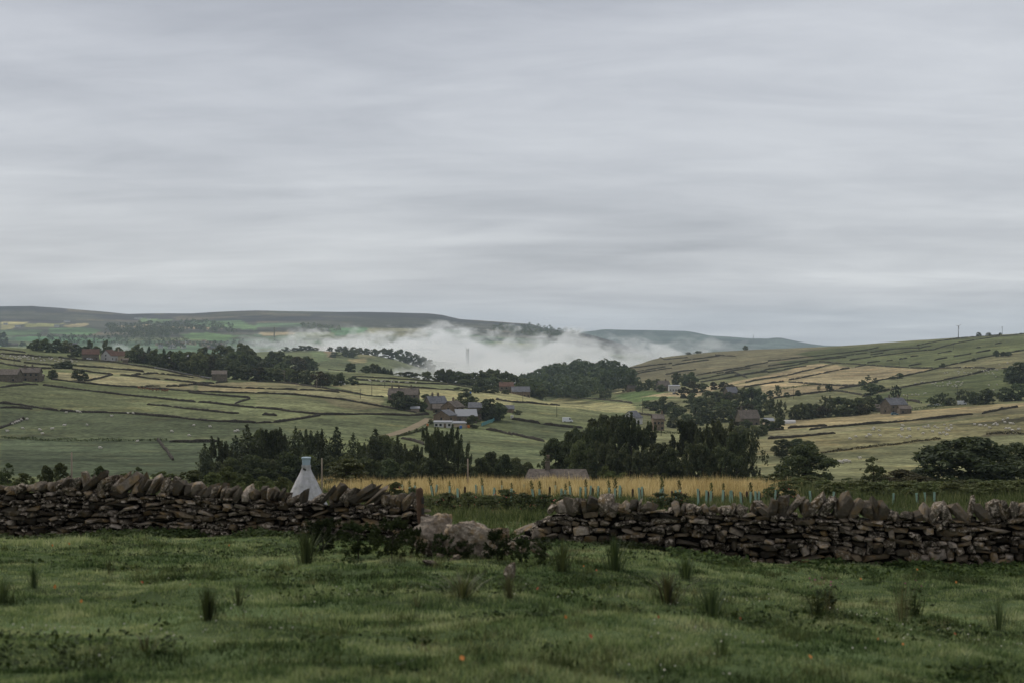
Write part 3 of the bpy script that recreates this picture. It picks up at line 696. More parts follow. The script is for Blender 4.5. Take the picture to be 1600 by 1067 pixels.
def spruce(seed, n, size, m):
    rng = np.random.default_rng(seed); P_, N_, A_ = [], [], []
    tiers = 22
    for t in range(tiers):
        f = t / (tiers - 1); z = .07 + .90 * f ** .92; R0 = (.5 * (1 - f) ** .62 + .02) * rng.uniform(.8, 1.15)
        nb = int(14 - 7 * f)
        for b in range(nb):
            a = 6.283 * b / nb + rng.uniform(-.35, .35) + t * .7; r1 = R0 * rng.uniform(.65, 1.12); tint = rng.random()
            cnt = max(3, int(n * r1 / 30))
            u = rng.random(cnt) ** .7
            droop = -.16 * u * r1 + .12 * u ** 3 * r1
            x = math.cos(a) * r1 * u; y = math.sin(a) * r1 * u; side = rng.normal(0, .06 * (1.15 - u) * (r1 / .3 + .3), cnt)
            P_.append(np.stack([x - math.sin(a) * side, y + math.cos(a) * side, z + droop * 1.2 + rng.normal(0, .014, cnt)], 1))
            N_.append(np.tile([math.cos(a) * .3, math.sin(a) * .3, 1.0], (cnt, 1))); A_.append(np.clip(tint * .5 + .5 * rng.random(cnt), 0, 1))
    Pt = np.concatenate(P_); N = np.concatenate(N_); a = np.concatenate(A_)
    V, Fc = leaves(Pt, N, size, rng, 2.3, .5)
    V[:, 2] *= 1.0 / V[:, 2].max()
    return crown_mesh('crown', V, Fc, a, m), trunk_mesh(.1, .9, .010, rng, 4, .15)
KIND = {}
for i in range(4): KIND['broad%d' % i] = broad(20 + i, 10000, .027, M_BROAD, .06, 130)
for i in range(3): KIND['alder%d' % i] = upright(40 + i, 10000, .024, M_ALDER)
for i in range(4): KIND['spruce%d' % i] = spruce(60 + i, 1500, .03, M_SPRUCE)
KIND['sparse0'] = upright(48, 2600, .026, M_ALDER)
KIND['sparse1'] = broad(29, 2600, .03, M_BROAD, .2, 46, .5)
for i in range(2): KIND['willow%d' % i] = broad(80 + i, 5000, .036, M_WILLOW, .0, 100)
KIND['bramble0'] = broad(85, 4200, .04, M_RUSSET, .0, 100)
# far trees: one small mesh each, trunk and crown together
def far_tree(seed, n, size, m, kind='b'):
    cr, tr = (broad(seed, n, size, m, .06, 46) if kind == 'b' else upright(seed, n, size, m) if kind == 'u' else spruce(seed, n, size, m))
    bm = bmesh.new(); bm.from_mesh(cr); bm.from_mesh(tr)
    for f in bm.faces:
        f.material_index = 0
    nf = len(cr.polygons)
    bm.faces.ensure_lookup_table()
    for i in range(nf, len(bm.faces)): bm.faces[i].material_index = 1
    me = bpy.data.meshes.new('tree'); bm.to_mesh(me); bm.free(); me.materials.append(m); me.materials.append(M_BARK)
    return me
FAR = {'b': [far_tree(100 + i, 2200, .06, M_BROAD) for i in range(6)], 'u': [far_tree(120 + i, 1800, .046, M_ALDER, 'u') for i in range(3)],
       's': [far_tree(130 + i, 700, .06, M_SPRUCE, 's') for i in range(2)], 'r': [far_tree(140 + i, 2000, .06, M_RUSSET) for i in range(2)]}
def tree_at(base, w, h, kind, name='tree'):
    rz = random.uniform(0, 6.28)
    if kind in FAR:
        return link(name, random.choice(FAR[kind]), None, base, rz, (w, w, h))
    ks = [k for k in KIND if k.startswith(kind)]
    cr, tr = KIND[random.choice(ks)]
    e = link(name, None, None, base, rz, (w, w, h))
    link('crown', cr, e); link('trunk', tr, e)
    return e
def T(px, base, top, w, kind='b', d=None, name='tree'):
    b = P(px, base) if d is None else G(px, d)
    mpp = b.y / F
    h = max((-(top - CY) / F * b.y) - b.z, 1.0) if d else (base - top) * mpp
    return tree_at(b - Vector((0, 0, .1 + (h * .09 if kind in FAR else 0))), w * mpp * (1.45 if kind.startswith('spruce') else 1.4 if kind in FAR else 1.15), h * (1.12 if kind in FAR else 1.03), kind, name)
def Ts(lst, fmt, cat='tree', group=None, name='tree'):
    label_run([T(*a, name=name) if not isinstance(a[-1], dict) else T(*a[:-1], name=name, **a[-1]) for a in lst], fmt, cat, group)

# --- the near dark wood behind the golden field (about 240 to 320 m away)
Ts([(320,0,691,40,'spruce',250),(347,0,682,46,'alder',262),(386,0,664,52,'spruce',265),(368,0,680,46,'spruce',285),(408,0,674,50,'broad',295),(427,0,668,56,'alder',268),(462,0,667,46,'spruce',272),
    (445,0,678,44,'spruce',298),(484,0,672,50,'alder',285),(503,0,671,40,'spruce',266),(526,0,668,46,'spruce',275),(515,0,690,40,'spruce',300)],
   'dark conifer behind the white tent, {} from the left in its row', 'tree', 'conifers behind the white tent', 'conifer_tree')
Ts([(552,0,677,42,'spruce',262),(570,0,684,42,'alder',280),(587,0,669,58,'spruce',268),(604,0,682,50,'broad',290),(621,0,682,42,'spruce',262),(643,0,694,46,'alder',268),(657,0,706,34,'spruce',285),
    (676,0,667,42,'alder',252),(698,0,665,46,'alder',256),(716,0,688,36,'alder',275),(730,0,692,16,'spruce',258)],
   'dark tree above the stone wall end left of the gap, {} in the row', 'tree', 'dark trees left of the gap', 'wood_tree')
Ts([(752,0,716,34,'broad',265),(768,0,707,36,'broad',275),(788,0,711,38,'broad',270),(806,0,716,30,'broad',285),(824,0,722,26,'broad',300)],
   'low round tree above the golden grass, {} from the left before the roof', 'tree', 'low trees above the golden grass', 'round_tree')
Ts([(868,0,687,52,'broad',285),(900,0,673,54,'broad',300),(905,0,690,50,'broad',272),(925,0,664,56,'alder',282),(942,0,652,70,'broad',310),(966,0,645,56,'alder',300),(985,0,654,60,'alder',280),(1008,0,658,46,'alder',286),
    (950,0,690,60,'alder',262),(1000,0,700,60,'alder',262),(1032,0,694,56,'broad',275),(1050,0,700,44,'broad',262)],
   'tall dark alder behind the slate roof, {} from the left in the clump', 'tree', 'alders behind the slate roof', 'alder_tree')
Ts([(1076,0,654,52,'alder',286),(1098,0,662,46,'alder',272),(1116,0,668,44,'alder',296),(1132,0,655,62,'alder',280),(1090,0,690,56,'alder',258),(1152,0,672,46,'alder',268),(1125,0,696,60,'alder',256),(1176,0,674,40,'sparse0',262)],
   'tall dark alder of the right-hand clump, {} from the left', 'tree', 'alders of the right-hand clump', 'alder_tree')
Ts([(1222,714,686,32,'broad0'),(1246,712,685,30,'broad1'),(1262,714,688,26,'broad2')], 'round bushy tree on the slope behind the spreading tree, {} of three', 'tree', 'three bushy trees on the slope', 'round_tree')
t = T(1258, 0, 697, 82, 'broad3', 230, 'spreading_tree'); tag(t, 'dark spreading tree standing alone above the right stone wall', 'tree')
t = T(1515, 0, 685, 158, 'broad1', 215, 'spreading_tree'); tag(t, 'huge dark round tree above the right stone wall', 'tree')
t = T(1585, 0, 694, 90, 'broad2', 235, 'spreading_tree'); tag(t, 'dark tree merging with the huge round tree at the photo edge', 'tree')
t = T(1365, 0, 713, 34, 'sparse1', 130, 'young_tree'); tag(t, 'thin young tree with open crown before the pale pasture', 'tree')
Ts([(1408,0,732,60,'bramble0',150),(1440,0,742,44,'bramble0',140),(1385,0,745,40,'bramble0',135)], 'brownish bramble thicket left of the huge round tree, {} of three', 'bush', 'bramble thicket', 'bramble_bush')

Ts([(335,0,722,50,'broad',258),(362,0,716,48,'broad',255),(395,0,712,54,'broad',252),(420,0,718,50,'broad',256),(450,0,708,56,'broad',252),(480,0,712,52,'broad',254),(512,0,714,52,'broad',252),(545,0,712,52,'broad',254),(575,0,716,50,'broad',252),(608,0,718,50,'broad',254),(640,0,722,48,'broad',254),(668,0,716,46,'broad',250),(700,0,722,46,'broad',252),(728,0,726,40,'broad',252)],
   'low dark tree filling the foot of the conifer row, {} from the left', 'tree', 'low trees under the conifers', 'understorey_tree')
# --- bushes along the far side of the near wall
Ts([(12,0,722,24,'sparse1',110),(35,0,737,30,'willow',95),(72,0,726,22,'broad',100),(95,0,722,24,'broad',105),(155,0,727,26,'broad',100),(192,0,738,34,'willow',92),(215,0,728,22,'sparse1',105),(252,0,735,34,'willow',96),(268,0,738,30,'willow',90),
    (300,0,733,44,'willow',100),(332,0,736,30,'willow',92),(357,0,727,32,'willow',104),(385,0,738,30,'willow',96),(410,0,742,30,'willow',92),(440,0,743,30,'willow',98)],
   'leafy bush behind the left stone wall, {} from the left', 'bush', 'bushes behind the left wall', 'willow_bush')
t = T(541, 0, 716, 66, 'willow1', 120, 'willow_bush'); tag(t, 'bright olive willow bush right of the white tent', 'bush')
Ts([(946,0,727,22,'willow',158),(955,0,735,22,'willow',150),(975,0,737,24,'willow',155),(1026,0,740,20,'willow',150),(1038,0,738,20,'willow',155),(1105,0,742,24,'willow',150),(1065,0,748,24,'willow',148),(1140,0,750,30,'willow',140),(1180,0,748,30,'willow',140)],
   'small leafy bush at the back of the golden field, {} from the left', 'bush', 'bushes at the back of the golden field', 'willow_bush')
Ts([(1212,0,738,50,'willow',115),(1245,0,744,44,'willow',100),(1265,0,741,48,'willow',110),(1290,0,752,46,'willow',92),(1328,0,744,34,'sparse1',105),(1345,0,756,44,'willow',92),(1385,0,757,40,'willow',90),(1425,0,757,44,'willow',88),
    (1462,0,756,48,'willow',90),(1500,0,752,52,'willow',95),(1525,0,750,54,'willow',98),(1560,0,748,50,'willow',95),(1598,0,747,56,'willow',98),(1640,0,745,56,'willow',98),(1232,0,756,52,'willow',82),(1310,0,762,56,'willow',78),(1365,0,764,56,'willow',76),(1405,0,763,52,'willow',78),(1445,0,764,56,'willow',76),(1482,0,762,56,'willow',78),(1540,0,762,60,'willow',78),(1582,0,760,60,'willow',80)],
   'pale green bush behind the right stone wall, {} from the left', 'bush', 'pale bushes behind the right wall', 'willow_bush')

# --- ridge houses and tree belt on the left
Ts([(4,541,520,13,'b'),(7,541,531,16,'b'),(35,541,534,9,'b'),(58,548,531,17,'b'),(72,550,530,20,'b'),(88,551,531,20,'b'),(103,551,533,18,'b'),(118,551,538,14,'b'),(132,552,541,14,'b'),(150,553,541,16,'b'),(170,555,541,18,'b'),(186,556,542,16,'b')],
   'dark tree among the ridge houses on the left, {} from the left', 'tree', 'trees among the ridge houses', 'tree')
Ts([(140,0,532,11,'b',1320),(59,0,536,9,'b',1300),(165,0,532,8,'b',1330),(216,0,538,15,'b',1260),(48,0,537,9,'b',1280)], 'tree standing behind the ridge against the far valley, {} from the left', 'tree', 'trees standing behind the ridge', 'tree')
Ts([(122,557,547,15,'b'),(137,558,550,9,'b'),(112,558,550,9,'b'),(193,560,550,11,'b')], 'garden tree in front of the ridge houses, {} from the left', 'tree', 'garden trees at the ridge houses', 'tree')
Ts([(95,575,566,26,'b'),(105,575,563,24,'b'),(82,591,577,17,'b'),(124,594,577,21,'b')], 'tree beside the left farmhouse pasture walls, {} from the left', 'tree', 'trees near the left farmhouse', 'tree')
Ts([(206,566,546,18,'b'),(218,567,545,18,'b'),(233,569,541,14,'s'),(243,571,546,18,'b'),(256,574,544,13,'s'),(266,576,549,22,'b'),(282,579,549,22,'b'),(298,583,550,24,'b'),(314,587,552,26,'b'),(327,588,556,20,'r'),(225,568,551,18,'r'),(250,573,553,18,'b'),(275,578,556,18,'r'),(306,585,562,20,'b'),
    (364,592,566,26,'b'),(379,593,570,24,'b'),(392,594,572,22,'u'),(404,595,573,22,'r'),(418,596,574,22,'b'),(434,597,575,22,'b'),(450,598,575,22,'b'),(464,599,576,20,'u'),(480,600,578,24,'b'),(500,602,580,22,'r'),(512,602,582,20,'b'),(525,602,585,14,'u'),(533,602,582,14,'b'),(551,601,588,15,'b'),(346,578,562,16,'r')],
   'dark tree in the front row of the ridge belt, {} from the left', 'tree', 'front row of the ridge tree belt', 'tree')
Ts([(317,0,543,18,'b',1230),(345,0,540,24,'b',1230),(358,0,541,22,'b',1250),(376,0,538,32,'b',1200),(390,0,546,28,'b',1180),(366,0,549,26,'b',1120),(380,0,553,30,'b',1080),(400,0,556,24,'b',1100),(335,0,553,22,'b',1100),(352,0,558,26,'b',1050),(425,0,549,20,'b',1300),(438,0,549,22,'b',1310),(452,0,555,22,'b',1290),(466,0,557,24,'r',1270),(480,0,557,22,'b',1290),(490,0,563,14,'b',1280),(420,0,556,18,'b',1230),(326,0,556,20,'b',1080),(412,0,563,22,'b',1080),(440,0,566,22,'b',1060)],
   'dark tree in the tall back row of the ridge belt, {} from the left', 'tree', 'back row of the ridge tree belt', 'tree')
Ts([(548,0,567,13,'b',1210),(572,0,571,14,'b',1150),(582,0,568,18,'b',1160),(592,0,572,12,'s',1150),(600,0,573,11,'s',1150),(606,0,576,9,'s',1150),(611,0,575,6,'s',1140),(626,0,581,14,'b',1120),(638,0,580,16,'b',1120),(650,0,582,12,'b',1120),(667,0,580,13,'b',1110)],
   'dark tree on the crest before the mist, {} from the left', 'tree', 'trees on the crest before the mist', 'tree')
Ts([(684,0,578,16,'b',1110),(692,0,576,18,'b',1110),(703,0,577,20,'b',1110),(716,0,580,20,'b',1105),(730,0,583,18,'b',1110),(740,0,582,18,'b',1120),(752,0,579,20,'b',1120),(765,0,577,22,'b',1120),(778,0,578,22,'b',1120),(792,0,581,20,'b',1110),(804,0,586,20,'b',1110),(818,0,591,20,'b',1110),(832,0,597,18,'b',1105),(845,0,600,18,'b',1100),(770,0,588,22,'b',1085),(790,0,592,22,'b',1085),(812,0,598,20,'b',1085),(745,0,592,20,'b',1085),(725,0,592,18,'b',1085)],
   'rounded tree of the wood edge under the mist, {} from the left', 'tree', 'trees of the wood edge under the mist', 'tree')
# --- farm in the middle
Ts([(623,639,611,25,'b'),(635,641,617,24,'b'),(651,641,621,22,'b'),(643,641,625,20,'u'),(667,624,615,14,'b'),(659,642,627,14,'b')], 'dark tree in front of the long farmhouse roof, {} from the left', 'tree', 'trees before the long farmhouse', 'tree')
Ts([(726,634,612,24,'b'),(737,637,618,20,'b'),(764,656,623,26,'b'),(777,656,629,24,'b'),(770,656,636,24,'b'),(754,654,636,16,'b'),(738,668,648,18,'b'),(673,662,654,7,'b'),(808,647,640,11,'b')], 'dark tree around the stone barns of the farm, {} from the left', 'tree', 'trees around the stone barns', 'tree')
Ts([(716,609,604,12,'b'),(728,611,606,12,'b'),(750,612,595,16,'b'),(760,613,600,16,'b'),(772,614,602,16,'b'),(742,613,603,12,'b'),(790,615,608,10,'b'),(834,617,604,12,'b'),(846,617,602,12,'u'),(862,618,599,18,'b'),(875,619,604,12,'b'),(884,620,610,10,'b')],
   'tree around the pair of houses near the wood, {} from the left', 'tree', 'trees around the pair of houses', 'tree')
# --- valley bottom
Ts([(940,623,610,8,'u'),(950,623,607,10,'u'),(977,611,598,9,'b'),(999,611,595,10,'b'),(1012,609,592,14,'b'),(1026,609,592,16,'b'),(1033,612,600,14,'b'),(1057,601,581,13,'b'),(1070,602,584,17,'b'),(1081,602,581,18,'b')],
   'tree along the small green field in the valley, {} from the left', 'tree', 'trees along the small green field', 'tree')
Ts([(1010,637,625,15,'b'),(1023,641,626,16,'b'),(1037,646,619,20,'b'),(1050,642,627,18,'b'),(1069,621,604,15,'r'),(1083,613,595,17,'r'),(1097,612,598,14,'b'),(1107,627,610,18,'b'),(1082,636,614,20,'b'),(1094,642,620,20,'b'),(1087,648,631,18,'b'),(1060,648,634,20,'b'),(1115,608,596,11,'r'),(1131,611,596,14,'r'),(1142,616,600,18,'r'),(1124,632,612,18,'b'),(1130,642,623,24,'b'),(1112,640,622,20,'b'),
    (1147,646,625,20,'b'),(1160,637,606,20,'b'),(1174,637,605,24,'b'),(1187,635,607,18,'b'),(1168,650,630,22,'r'),(1186,652,632,20,'b'),(1204,646,622,18,'b'),(1219,658,624,17,'u'),(1200,640,626,14,'b'),(1140,632,612,18,'b')],
   'dark tree in the upper half of the valley wood, {} from the left', 'tree', 'upper valley wood', 'tree')
Ts([(1052,653,634,20,'b'),(1074,661,646,16,'b'),(1101,661,636,24,'b'),(1116,660,642,20,'u'),(1131,659,636,20,'b'),(1148,662,646,18,'b'),(1053,668,652,18,'b'),(1068,667,655,16,'b'),(1150,676,658,16,'r'),(1158,682,664,18,'b'),(1176,682,664,18,'b'),(1196,672,654,16,'b'),(1190,680,664,16,'b'),(1207,672,658,14,'b'),(1218,671,652,13,'b'),(1088,664,650,18,'b'),(1165,670,655,16,'b')],
   'dark tree in the lower half of the valley wood, {} from the left', 'tree', 'lower valley wood', 'tree')
# --- right farm and slope
Ts([(1240,655,634,16,'b'),(1251,655,630,20,'b'),(1263,654,630,20,'b'),(1276,652,631,20,'b'),(1293,651,617,20,'u'),(1309,649,620,24,'b'),(1325,649,622,22,'b'),(1340,647,621,22,'b'),(1356,645,619,24,'b'),(1372,642,617,20,'b'),(1286,652,634,18,'r'),(1318,650,632,18,'b'),(1348,647,630,18,'r')],
   'dark tree in the belt left of the right-hand farmhouse, {} from the left', 'tree', 'tree belt at the right-hand farmhouse', 'tree')
Ts([(1204,621,609,9,'b'),(1215,618,600,9,'u'),(1229,620,612,8,'b'),(1247,618,609,8,'b'),(1280,611,600,6,'sparse1'),(1296,611,599,9,'b'),(1347,602,593,10,'b'),(1356,596,585,9,'sparse1'),(1368,598,589,7,'u'),(1395,592,587,8,'b'),(1406,591,582,10,'b'),(1360,617,598,21,'b'),(1377,612,601,10,'b'),(1400,621,600,12,'u')],
   'small tree by the tan field walls on the right slope, {} from the left', 'tree', 'small trees by the tan fields', 'tree')
Ts([(1473,574,567,8,'b'),(1557,557,547,9,'b'),(1567,556,549,8,'b'),(1576,556,549,9,'b'),(1522,564,559,6,'b')], 'small dark tree high on the green hilltop, {} from the left', 'tree', 'small trees high on the green hilltop', 'tree')
Ts([(1529,0,519.5,6,'b',2040),(1545,0,520,7,'b',2045),(1563,0,520,4,'b',2045)], 'tiny tree on the right skyline, {} from the left', 'tree', 'tiny trees on the right skyline', 'tree')
Ts([(1455,635,620,12,'b'),(1472,633,612,20,'u'),(1486,633,620,15,'b'),(1502,629,607,15,'u'),(1514,629,610,12,'u'),(1523,631,612,14,'b'),(1540,631,607,26,'b'),(1529,631,614,16,'b'),(1572,626,605,22,'b'),(1592,625,599,28,'b')],
   'dark tree along the lane right of the right-hand farmhouse, {} from the left', 'tree', 'trees along the right-hand lane', 'tree')
Ts([(1582,598,572,24,'b'),(1597,597,566,36,'b')], 'large dark tree above the sheep at the right edge, {} of two', 'tree', 'two trees at the right edge', 'tree')
Ts([(1090,0,548,10,'b',2140),(1076,0,550,8,'b',2140),(1165,0,540,8,'b',2140)], 'dark bush on the skyline above the valley wood, {} from the left', 'bush', 'bushes on the skyline', 'bush')
# --- tree belts on the misty middle ridge
Ts([(447,0,542,10,'b',2350),(460,0,543,10,'b',2360),(472,0,540,12,'b',2380),(482,0,540,12,'b',2390),(493,0,543,10,'b',2390),(515,0,542,8,'b',2390),(530,0,541,10,'b',2390),(540,0,541,12,'b',2390),(552,0,542,12,'b',2390),(562,0,543,12,'b',2385),(573,0,544,12,'b',2385),(585,0,545,12,'b',2385),(600,0,544,14,'b',2380),(612,0,545,14,'b',2380),(625,0,546,12,'b',2380),(638,0,549,12,'b',2380),(650,0,553,12,'b',2380),(661,0,557,12,'b',2380),(672,0,562,12,'b',2380),
    (523,0,550,12,'b',2230),(540,0,547,14,'b',2250),(550,0,546,16,'b',2240),(520,0,556,10,'b',2200)],
   'dark tree of the belt on the misty middle ridge, {} from the left', 'tree', 'trees on the misty middle ridge', 'tree')

# --- woods too far away to tell the trees apart
def woodland(name, label, spots, hmin, hmax, seed, n=70, m=None, aspect=0.8):
    rng = np.random.default_rng(seed); Vs, Fs, As = [], [], []; b = 0
    for x, y in spots:
        h = rng.uniform(hmin, hmax); r = h * rng.uniform(.3, .48) * aspect
        z = float(H(x, y))
        k = 5; L = np.column_stack([rng.normal(0, r * .45, k), rng.normal(0, r * .45, k), h * rng.uniform(.4, .8, k), r * rng.uniform(.4, .75, k)])
        L[0] = [0, 0, h * .82, r * .5]
        V, Fc, a = lobes_to_leaves(L, n, h * .13, rng, .15)
        Vs.append(V + np.array([x, y, z])); Fs.append(Fc + b); As.append(a * .45 + .55 * rng.random() ** 1.5); b += len(V)
    V = np.concatenate(Vs); o3 = V.mean(0)
    o = link(name, crown_mesh(name, V - o3, np.concatenate(Fs), np.concatenate(As), m or M_BROAD), loc=Vector(o3))
    return tag(o, label, kind='stuff')
def spots_in(poly, n, seed):
    """random ground points inside a photo outline"""
    rng = np.random.default_rng(seed); A = np.array(poly); out = []
    lo, hi = A.min(0), A.max(0)
    while len(out) < n:
        p = rng.uniform(lo, hi)
        if in_poly(np.array([p[0]]), np.array([p[1]]), poly)[0]:
            q = P(p[0], p[1], 1000); out.append((q.x, q.y))
    return out
woodland('woodland', 'dark wood covering the hill in the valley under the mist', spots_in([(800,612),(830,600),(850,592),(900,586),(940,584),(975,592),(992,606),(985,612),(940,620),(905,632),(872,630),(830,622)], 300, 3), 11, 20, 4, 110, M_SPRUCE, 1.0)
woodland('woodland', 'blue-green wood on the far valley side above the town', spots_in([(165,513),(240,509),(300,514),(360,519),(372,524),(330,522),(290,520),(280,528),(250,534),(215,532),(180,526),(165,520)], 420, 8), 16, 26, 9, 30)
woodland('woodland', 'dark scattered woods along the far valley bottom', spots_in([(60,530),(170,527),(250,534),(330,540),(420,538),(480,536),(480,545),(400,548),(300,548),(200,544),(60,540)], 260, 12), 12, 20, 13, 30)
woodland('woodland', 'dark trees on the shoulder of the moor above the mist', spots_in([(780,512),(830,512),(870,516),(900,521),(910,527),(880,531),(830,530),(790,524),(760,518)], 240, 16), 14, 24, 17, 30)
woodland('woodland', 'thin tree line crossing the far green fields', spots_in([(280,505),(330,506),(365,512),(365,515),(320,511),(280,508)], 60, 18), 14, 22, 19, 30)
woodland('woodland', 'small dark copse on the far slope above the mist', spots_in([(470,512),(500,513),(532,518),(530,522),(500,521),(470,516)], 70, 20), 14, 22, 21, 30)

# ================================================================== buildings
def masonry(name, c1, c2, c3):
    m, nt = mat(name); w = NT(nt); v = w.coord('Object', rnd=True)
    br = w.node('ShaderNodeTexBrick'); tcv = w.coord('Object', (1, 1, 1))
    n = w.noise(v, 1.6, 6, 0.7); s = w.noise(v, 0.35, 4)
    c = w.ramp(n, [(0.3, c1), (0.52, c2), (0.72, c3)])
    c = w.mix(1.0, c, w.gray(w.val(s, 0.6, 1.35)), 'MULTIPLY')
    w.out(c, 0.95, 0.1, n, 0.5, 0.1); return m
M_STONE = masonry('gritstone', (0.06, 0.05, 0.04), (0.135, 0.11, 0.083), (0.22, 0.182, 0.14))
M_STONE2 = masonry('sandstone', (0.09, 0.065, 0.045), (0.19, 0.14, 0.095), (0.28, 0.215, 0.15))
M_SLATE = masonry('stone_slate', (0.065, 0.055, 0.047), (0.13, 0.108, 0.09), (0.2, 0.17, 0.143))
M_SLATE_G = masonry('grey_slate', (0.075, 0.075, 0.08), (0.14, 0.14, 0.15), (0.24, 0.24, 0.25))
M_TILE = masonry('red_clay_tile', (0.07, 0.042, 0.033), (0.12, 0.07, 0.052), (0.17, 0.10, 0.078))
M_WHITE = plain('white_render', (0.5, 0.48, 0.45), 0.85, 0.2, 0.15, 1.0, 0.05)
M_CREAM = plain('cream_render', (0.46, 0.37, 0.26), 0.85, 0.2, 0.2, 1.0, 0.05)
M_GLASS = plain('window_glass', (0.02, 0.023, 0.027), 0.15, 0.5, 0.2, 1.0, 0.0)
M_TRIM = plain('white_trim', (0.6, 0.6, 0.58), 0.6, 0.3, 0.1, 2.0, 0.0)
M_METAL = plain('sheet_metal', (0.25, 0.255, 0.265), 0.7, 0.25, 0.15, 1.5, 0.0)
M_WOOD = plain('weathered_wood', (0.13, 0.10, 0.07), 0.9, 0.15, 0.4, 5.0, 0.3)
M_PALEWOOD = plain('pale_pole_wood', (0.26, 0.21, 0.16), 0.9, 0.15, 0.3, 4.0, 0.2)
M_DARKWOOD = plain('dark_pole_wood', (0.05, 0.045, 0.04), 0.9, 0.15, 0.3, 2.0, 0.2)
def house(label, px, base, Lpx, W=6.5, he=4.6, hr=7.0, rz=0.0, wall=None, roof=None, chim=(), nwin=3, floors=2, gable_win=0, door=True, d=None, name='stone_house', L=None, extra=None):
    wall = wall or M_STONE; roof = roof or M_SLATE
    b = P(px, base) if d is None else G(px, d)
    mpp = b.y / F
    L = L or Lpx * mpp / max(math.cos(rz), .35)
    gz = min(float(H(b.x + sx * L * .5 * math.cos(rz), b.y + sx * L * .5 * math.sin(rz))) for sx in (-1, 0, 1))
    root = link(name, None, None, (b.x, b.y + W * .5, gz), rz)
    x, y = L / 2, W / 2
    mb = MB()
    vs = [(-x, -y, -1.2), (-x, y, -1.2), (-x, y, he), (-x, 0, hr), (-x, -y, he), (x, -y, -1.2), (x, y, -1.2), (x, y, he), (x, 0, hr), (x, -y, he)]
    mb.add(vs, [(0, 1, 2, 3, 4), (9, 8, 7, 6, 5), (0, 4, 9, 5), (1, 6, 7, 2), (4, 3, 8, 9), (3, 2, 7, 8)])
    mb.build('wall', wall, root)
    rb = MB(); ov = .35; sl = (hr - he) / y; t = .22
    for s in (-1, 1):
        y1, z1 = s * (y + ov), he - ov * sl
        vs = [(-x - ov, 0, hr + .06), (x + ov, 0, hr + .06), (x + ov, y1, z1 + .06), (-x - ov, y1, z1 + .06)]
        vs = vs + [(a, c, e + t) for a, c, e in vs]
        rb.add(vs, [(0, 1, 2, 3), (7, 6, 5, 4), (0, 4, 5, 1), (1, 5, 6, 2), (2, 6, 7, 3), (3, 7, 4, 0)])
    ro = rb.build('roof', roof, root)
    for cxp in chim:
        c = MB(); c.box((cxp * x * .94, 0, hr + .55), (.9, .7, 1.9)); c.box((cxp * x * .94, 0, hr + 1.55), (1.02, .82, .16))
        for k in (-.2, .2): c.tube([(cxp * x * .94 + k, 0, hr + 1.6), (cxp * x * .94 + k, 0, hr + 2.1)], .12, 6)
        c.build('chimney', wall, ro)
    for f in range(floors):
        for i in range(nwin):
            xx = (i + .5) / nwin * 2 * x - x; zz = 1.35 + f * 2.5
            if zz + .7 > he: continue
            if door and f == 0 and i == nwin // 2:
                dm = MB(); dm.box((xx, -y - .02, 1.0), (1.0, .1, 2.0)); dm.build('door', M_WOOD, root); continue
            wm = MB(); wm.box((xx, -y - .015, zz), (1.05, .07, 1.15)); wo_ = wm.build('window', M_GLASS, root)
            fm = MB(); fm.box((xx, -y - .04, zz - .63), (1.3, .16, .12)); fm.box((xx, -y - .04, zz + .63), (1.3, .16, .12)); fm.build('window_frame', M_TRIM if wall in (M_WHITE, M_CREAM) else M_STONE2, wo_)
    for s in (-1, 1):
        for i in range(gable_win):
            wm = MB(); wm.box((s * (x + .015), 0, 1.4 + 2.4 * i), (.07, .95, 1.15)); wm.build('window', M_GLASS, root)
    tag(root, label, 'house' if 'house' in name else 'barn' if 'barn' in name else 'shed' if 'shed' in name else 'building')
    root['kind'] = 'thing'
    return root
# near farmhouse, only its long roof shows above the golden grass
h0 = house('long stone-slate farmhouse roof above the golden grass with one chimney', 872, 0, 104, 7.5, 3.5, 5.8, -.04, M_STONE, M_SLATE, (-.32,), 5, 1, 1, d=256, name='farm_house')
for ch in h0.children:
    if ch.name.startswith('wall'):                       # hipped ends: trim the gables and the ridge
        for v in ch.data.vertices:
            if v.co.z > 5: v.co.x *= .72
    if ch.name.startswith('roof'):
        hx = max(v.co.x for v in ch.data.vertices)
        for v in ch.data.vertices:
            if v.co.z > 5.6: v.co.x = math.copysign(hx * .82, v.co.x)
        pot = MB(); pot.box((-.32 * .94 * 5.7, 0, 8.25), (.5, .5, .45)); pot.box((-.32 * .94 * 5.7, 0, 8.55), (.62, .62, .1)); pot.build('chimney_cowl', M_STONE2, ch)
house('long low stone barn at the left edge of the photo', 10, 596, 34, 8, 4.2, 6.8, -.05, chim=(), nwin=3, floors=1, name='stone_barn')
house('stone farmhouse with two chimneys beside the long barn at the left edge', 43, 595, 32, 8, 5.0, 7.4, .08, chim=(-.5, .25), nwin=4, name='stone_house')
house('small lean-to shed at the right end of the left farmhouse', 62, 594, 8, 4, 2.4, 3.3, .1, nwin=0, door=False, floors=1, name='stone_shed')
house('stone house on the ridge at the far left edge', 16, 541, 22, 8, 5.2, 8.2, .2, chim=(-.7, .6), nwin=3, name='stone_house')
house('cream house with grey roof among the ridge trees', 109, 549, 16, 7, 4.0, 7.2, .35, M_CREAM, M_SLATE_G, (), 2, name='cream_house')
house('brown house with reddish roof between the ridge trees', 139, 562, 24, 8, 4.5, 8.0, .3, M_STONE, M_TILE, (.5,), 3, name='stone_house')
house('white gabled house facing the road on the ridge', 168, 563, 13, 9, 3.6, 7.6, R(68), M_WHITE, M_TILE, (), 2, gable_win=2, name='white_house', L=8)
house('cream house with red roof beside the white gabled house', 188, 563, 21, 8, 4.2, 7.2, .25, M_CREAM, M_TILE, (-.5,), 3, name='cream_house')
